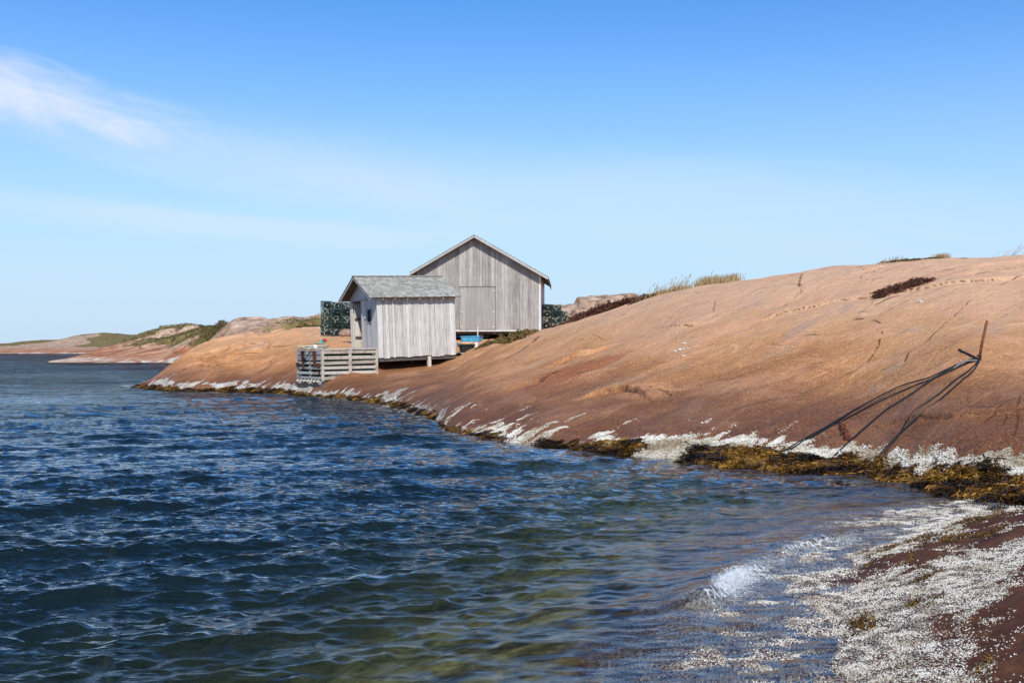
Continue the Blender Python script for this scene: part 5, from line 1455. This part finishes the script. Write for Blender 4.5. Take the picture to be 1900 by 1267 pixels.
# ------------------------------------------------------------------ sky, sun, camera
SUN_AZ, SUN_EL = 7.0, 41.0          # degrees right of straight behind the eye, above the horizon
W_ = D.worlds.new('World'); SC.world = W_; W_.use_nodes = True
nt = W_.node_tree; nt.nodes.clear()
class WN(NT):
    def __init__(self, t): self.t = t
w = WN(nt)
sky = w.n('ShaderNodeTexSky', sky_type='NISHITA'); sky.sun_disc = False
to = Vector((math.sin(R(SUN_AZ)), -math.cos(R(SUN_AZ)), 0))
sky.sun_elevation = R(SUN_EL); sky.sun_rotation = math.atan2(to.x, to.y)
sky.air_density = 1.0; sky.dust_density = .3; sky.ozone_density = 3.0; sky.altitude = 0
gv = w.n('ShaderNodeTexCoord').outputs['Generated']
sp_ = w.n('ShaderNodeSeparateXYZ'); w.s(sp_.inputs[0], gv)
az = w.math('MULTIPLY', w.math('ARCTAN2', sp_.outputs[0], sp_.outputs[1]), 57.2958)
el = w.math('MULTIPLY', w.math('ARCSINE', sp_.outputs[2]), 57.2958)
cv = w.n('ShaderNodeCombineXYZ'); w.s(cv.inputs[0], az); w.s(cv.inputs[1], el)
# high cirrus: streaks that slope down to the right; x' along the streak, y' across it
def streak(rot, sx, sy, scale, det=6, rough=.6, dist=.6, loc=(0, 0, 0)):
    return w.noise(w.mapv(w.mapv(cv.outputs[0], rot=(0, 0, R(rot))), scale=(sx, sy, 1), loc=loc), scale, det, rough, dist)
def env(a0, e0, rot, hw_a, hw_e):
    d = w.mapv(cv.outputs[0], loc=(-a0, -e0, 0)); d = w.mapv(d, rot=(0, 0, R(rot))); d = w.mapv(d, scale=(1 / hw_a, 1 / hw_e, 0))
    ln = w.n('ShaderNodeVectorMath', operation='LENGTH'); w.s(ln.inputs[0], d); return ln.outputs['Value']
c1 = w.ss(w.math('ADD', env(-26.0, 13.2, 11, 9.0, 1.9), w.math('MULTIPLY_ADD', streak(16, .12, .40, 1.4), 1.7, -.85)), 1.05, .1)
c2 = w.math('MULTIPLY', w.ss(w.math('ADD', env(-15, 10.5, 9, 20, 2.6), w.math('MULTIPLY_ADD', streak(10, .05, .30, 1.2, loc=(3, 1, 0)), 2.0, -1.0)), 1.2, .0), .22)
c3 = w.math('MULTIPLY', w.ss(w.math('ADD', env(-16, 6.8, 3, 22, 1.3), w.math('MULTIPLY_ADD', streak(3, .04, .5, 1.2, loc=(7, 4, 0)), 2.0, -1.0)), 1.1, .0), .35)
c4 = w.math('MULTIPLY', w.ss(w.math('ADD', env(6, 8.5, 5, 26, 3.4), w.math('MULTIPLY_ADD', streak(6, .04, .25, 1.0, loc=(1, 8, 0)), 1.6, -.8)), 1.2, .0), .28)
cl = w.math('ADD', w.math('ADD', w.math('MULTIPLY', c1, .72), c2), w.math('ADD', c3, c4), clamp=True)
hs = w.n('ShaderNodeHueSaturation'); hs.inputs['Saturation'].default_value = 1.15; w.s(hs.inputs['Color'], sky.outputs[0])
low = w.math('POWER', w.ss(el, 22, -1), 1.25)
skyc = w.mix(low, w.mix(1.0, hs.outputs[0], w.mix(w.ss(el, 20, 50), (.42, .62, .80), (.33, .45, .55)), 'MULTIPLY'), (2.50, 3.22, 3.98))
col = w.mix(cl, skyc, (3.5, 3.75, 4.2))
bg = w.n('ShaderNodeBackground'); w.s(bg.inputs[0], col); bg.inputs[1].default_value = .15
wo = w.n('ShaderNodeOutputWorld'); nt.links.new(bg.outputs[0], wo.inputs[0])

sl_ = D.lights.new('sun', 'SUN'); sl_.energy = 3.0; sl_.angle = R(.53); sl_.color = (1, .955, .89)
so = D.objects.new('sun', sl_); link(so)
dirv = -(to * math.cos(R(SUN_EL)) + Vector((0, 0, math.sin(R(SUN_EL)))))
so.rotation_euler = dirv.to_track_quat('-Z', 'Y').to_euler(); so.location = (0, -10, 30)

cam = D.cameras.new('camera'); cam.sensor_width = 36; cam.lens = 35.0
cam.shift_y = (HV - 633.5) / 1900; cam.clip_end = 60000; cam.clip_start = .05
co = D.objects.new('camera', cam); link(co); co.location = (0, 0, CAMZ); co.rotation_euler = (R(90), 0, 0)
SC.camera = co
SC.view_settings.view_transform = 'Standard'; SC.view_settings.look = 'None'
SC.view_settings.exposure = .62; SC.view_settings.gamma = 1; SC.view_settings.use_curve_mapping = False
SC.cycles.max_bounces = 8; SC.cycles.transparent_max_bounces = 16
SC.cycles.caustics_reflective = False; SC.cycles.caustics_refractive = True
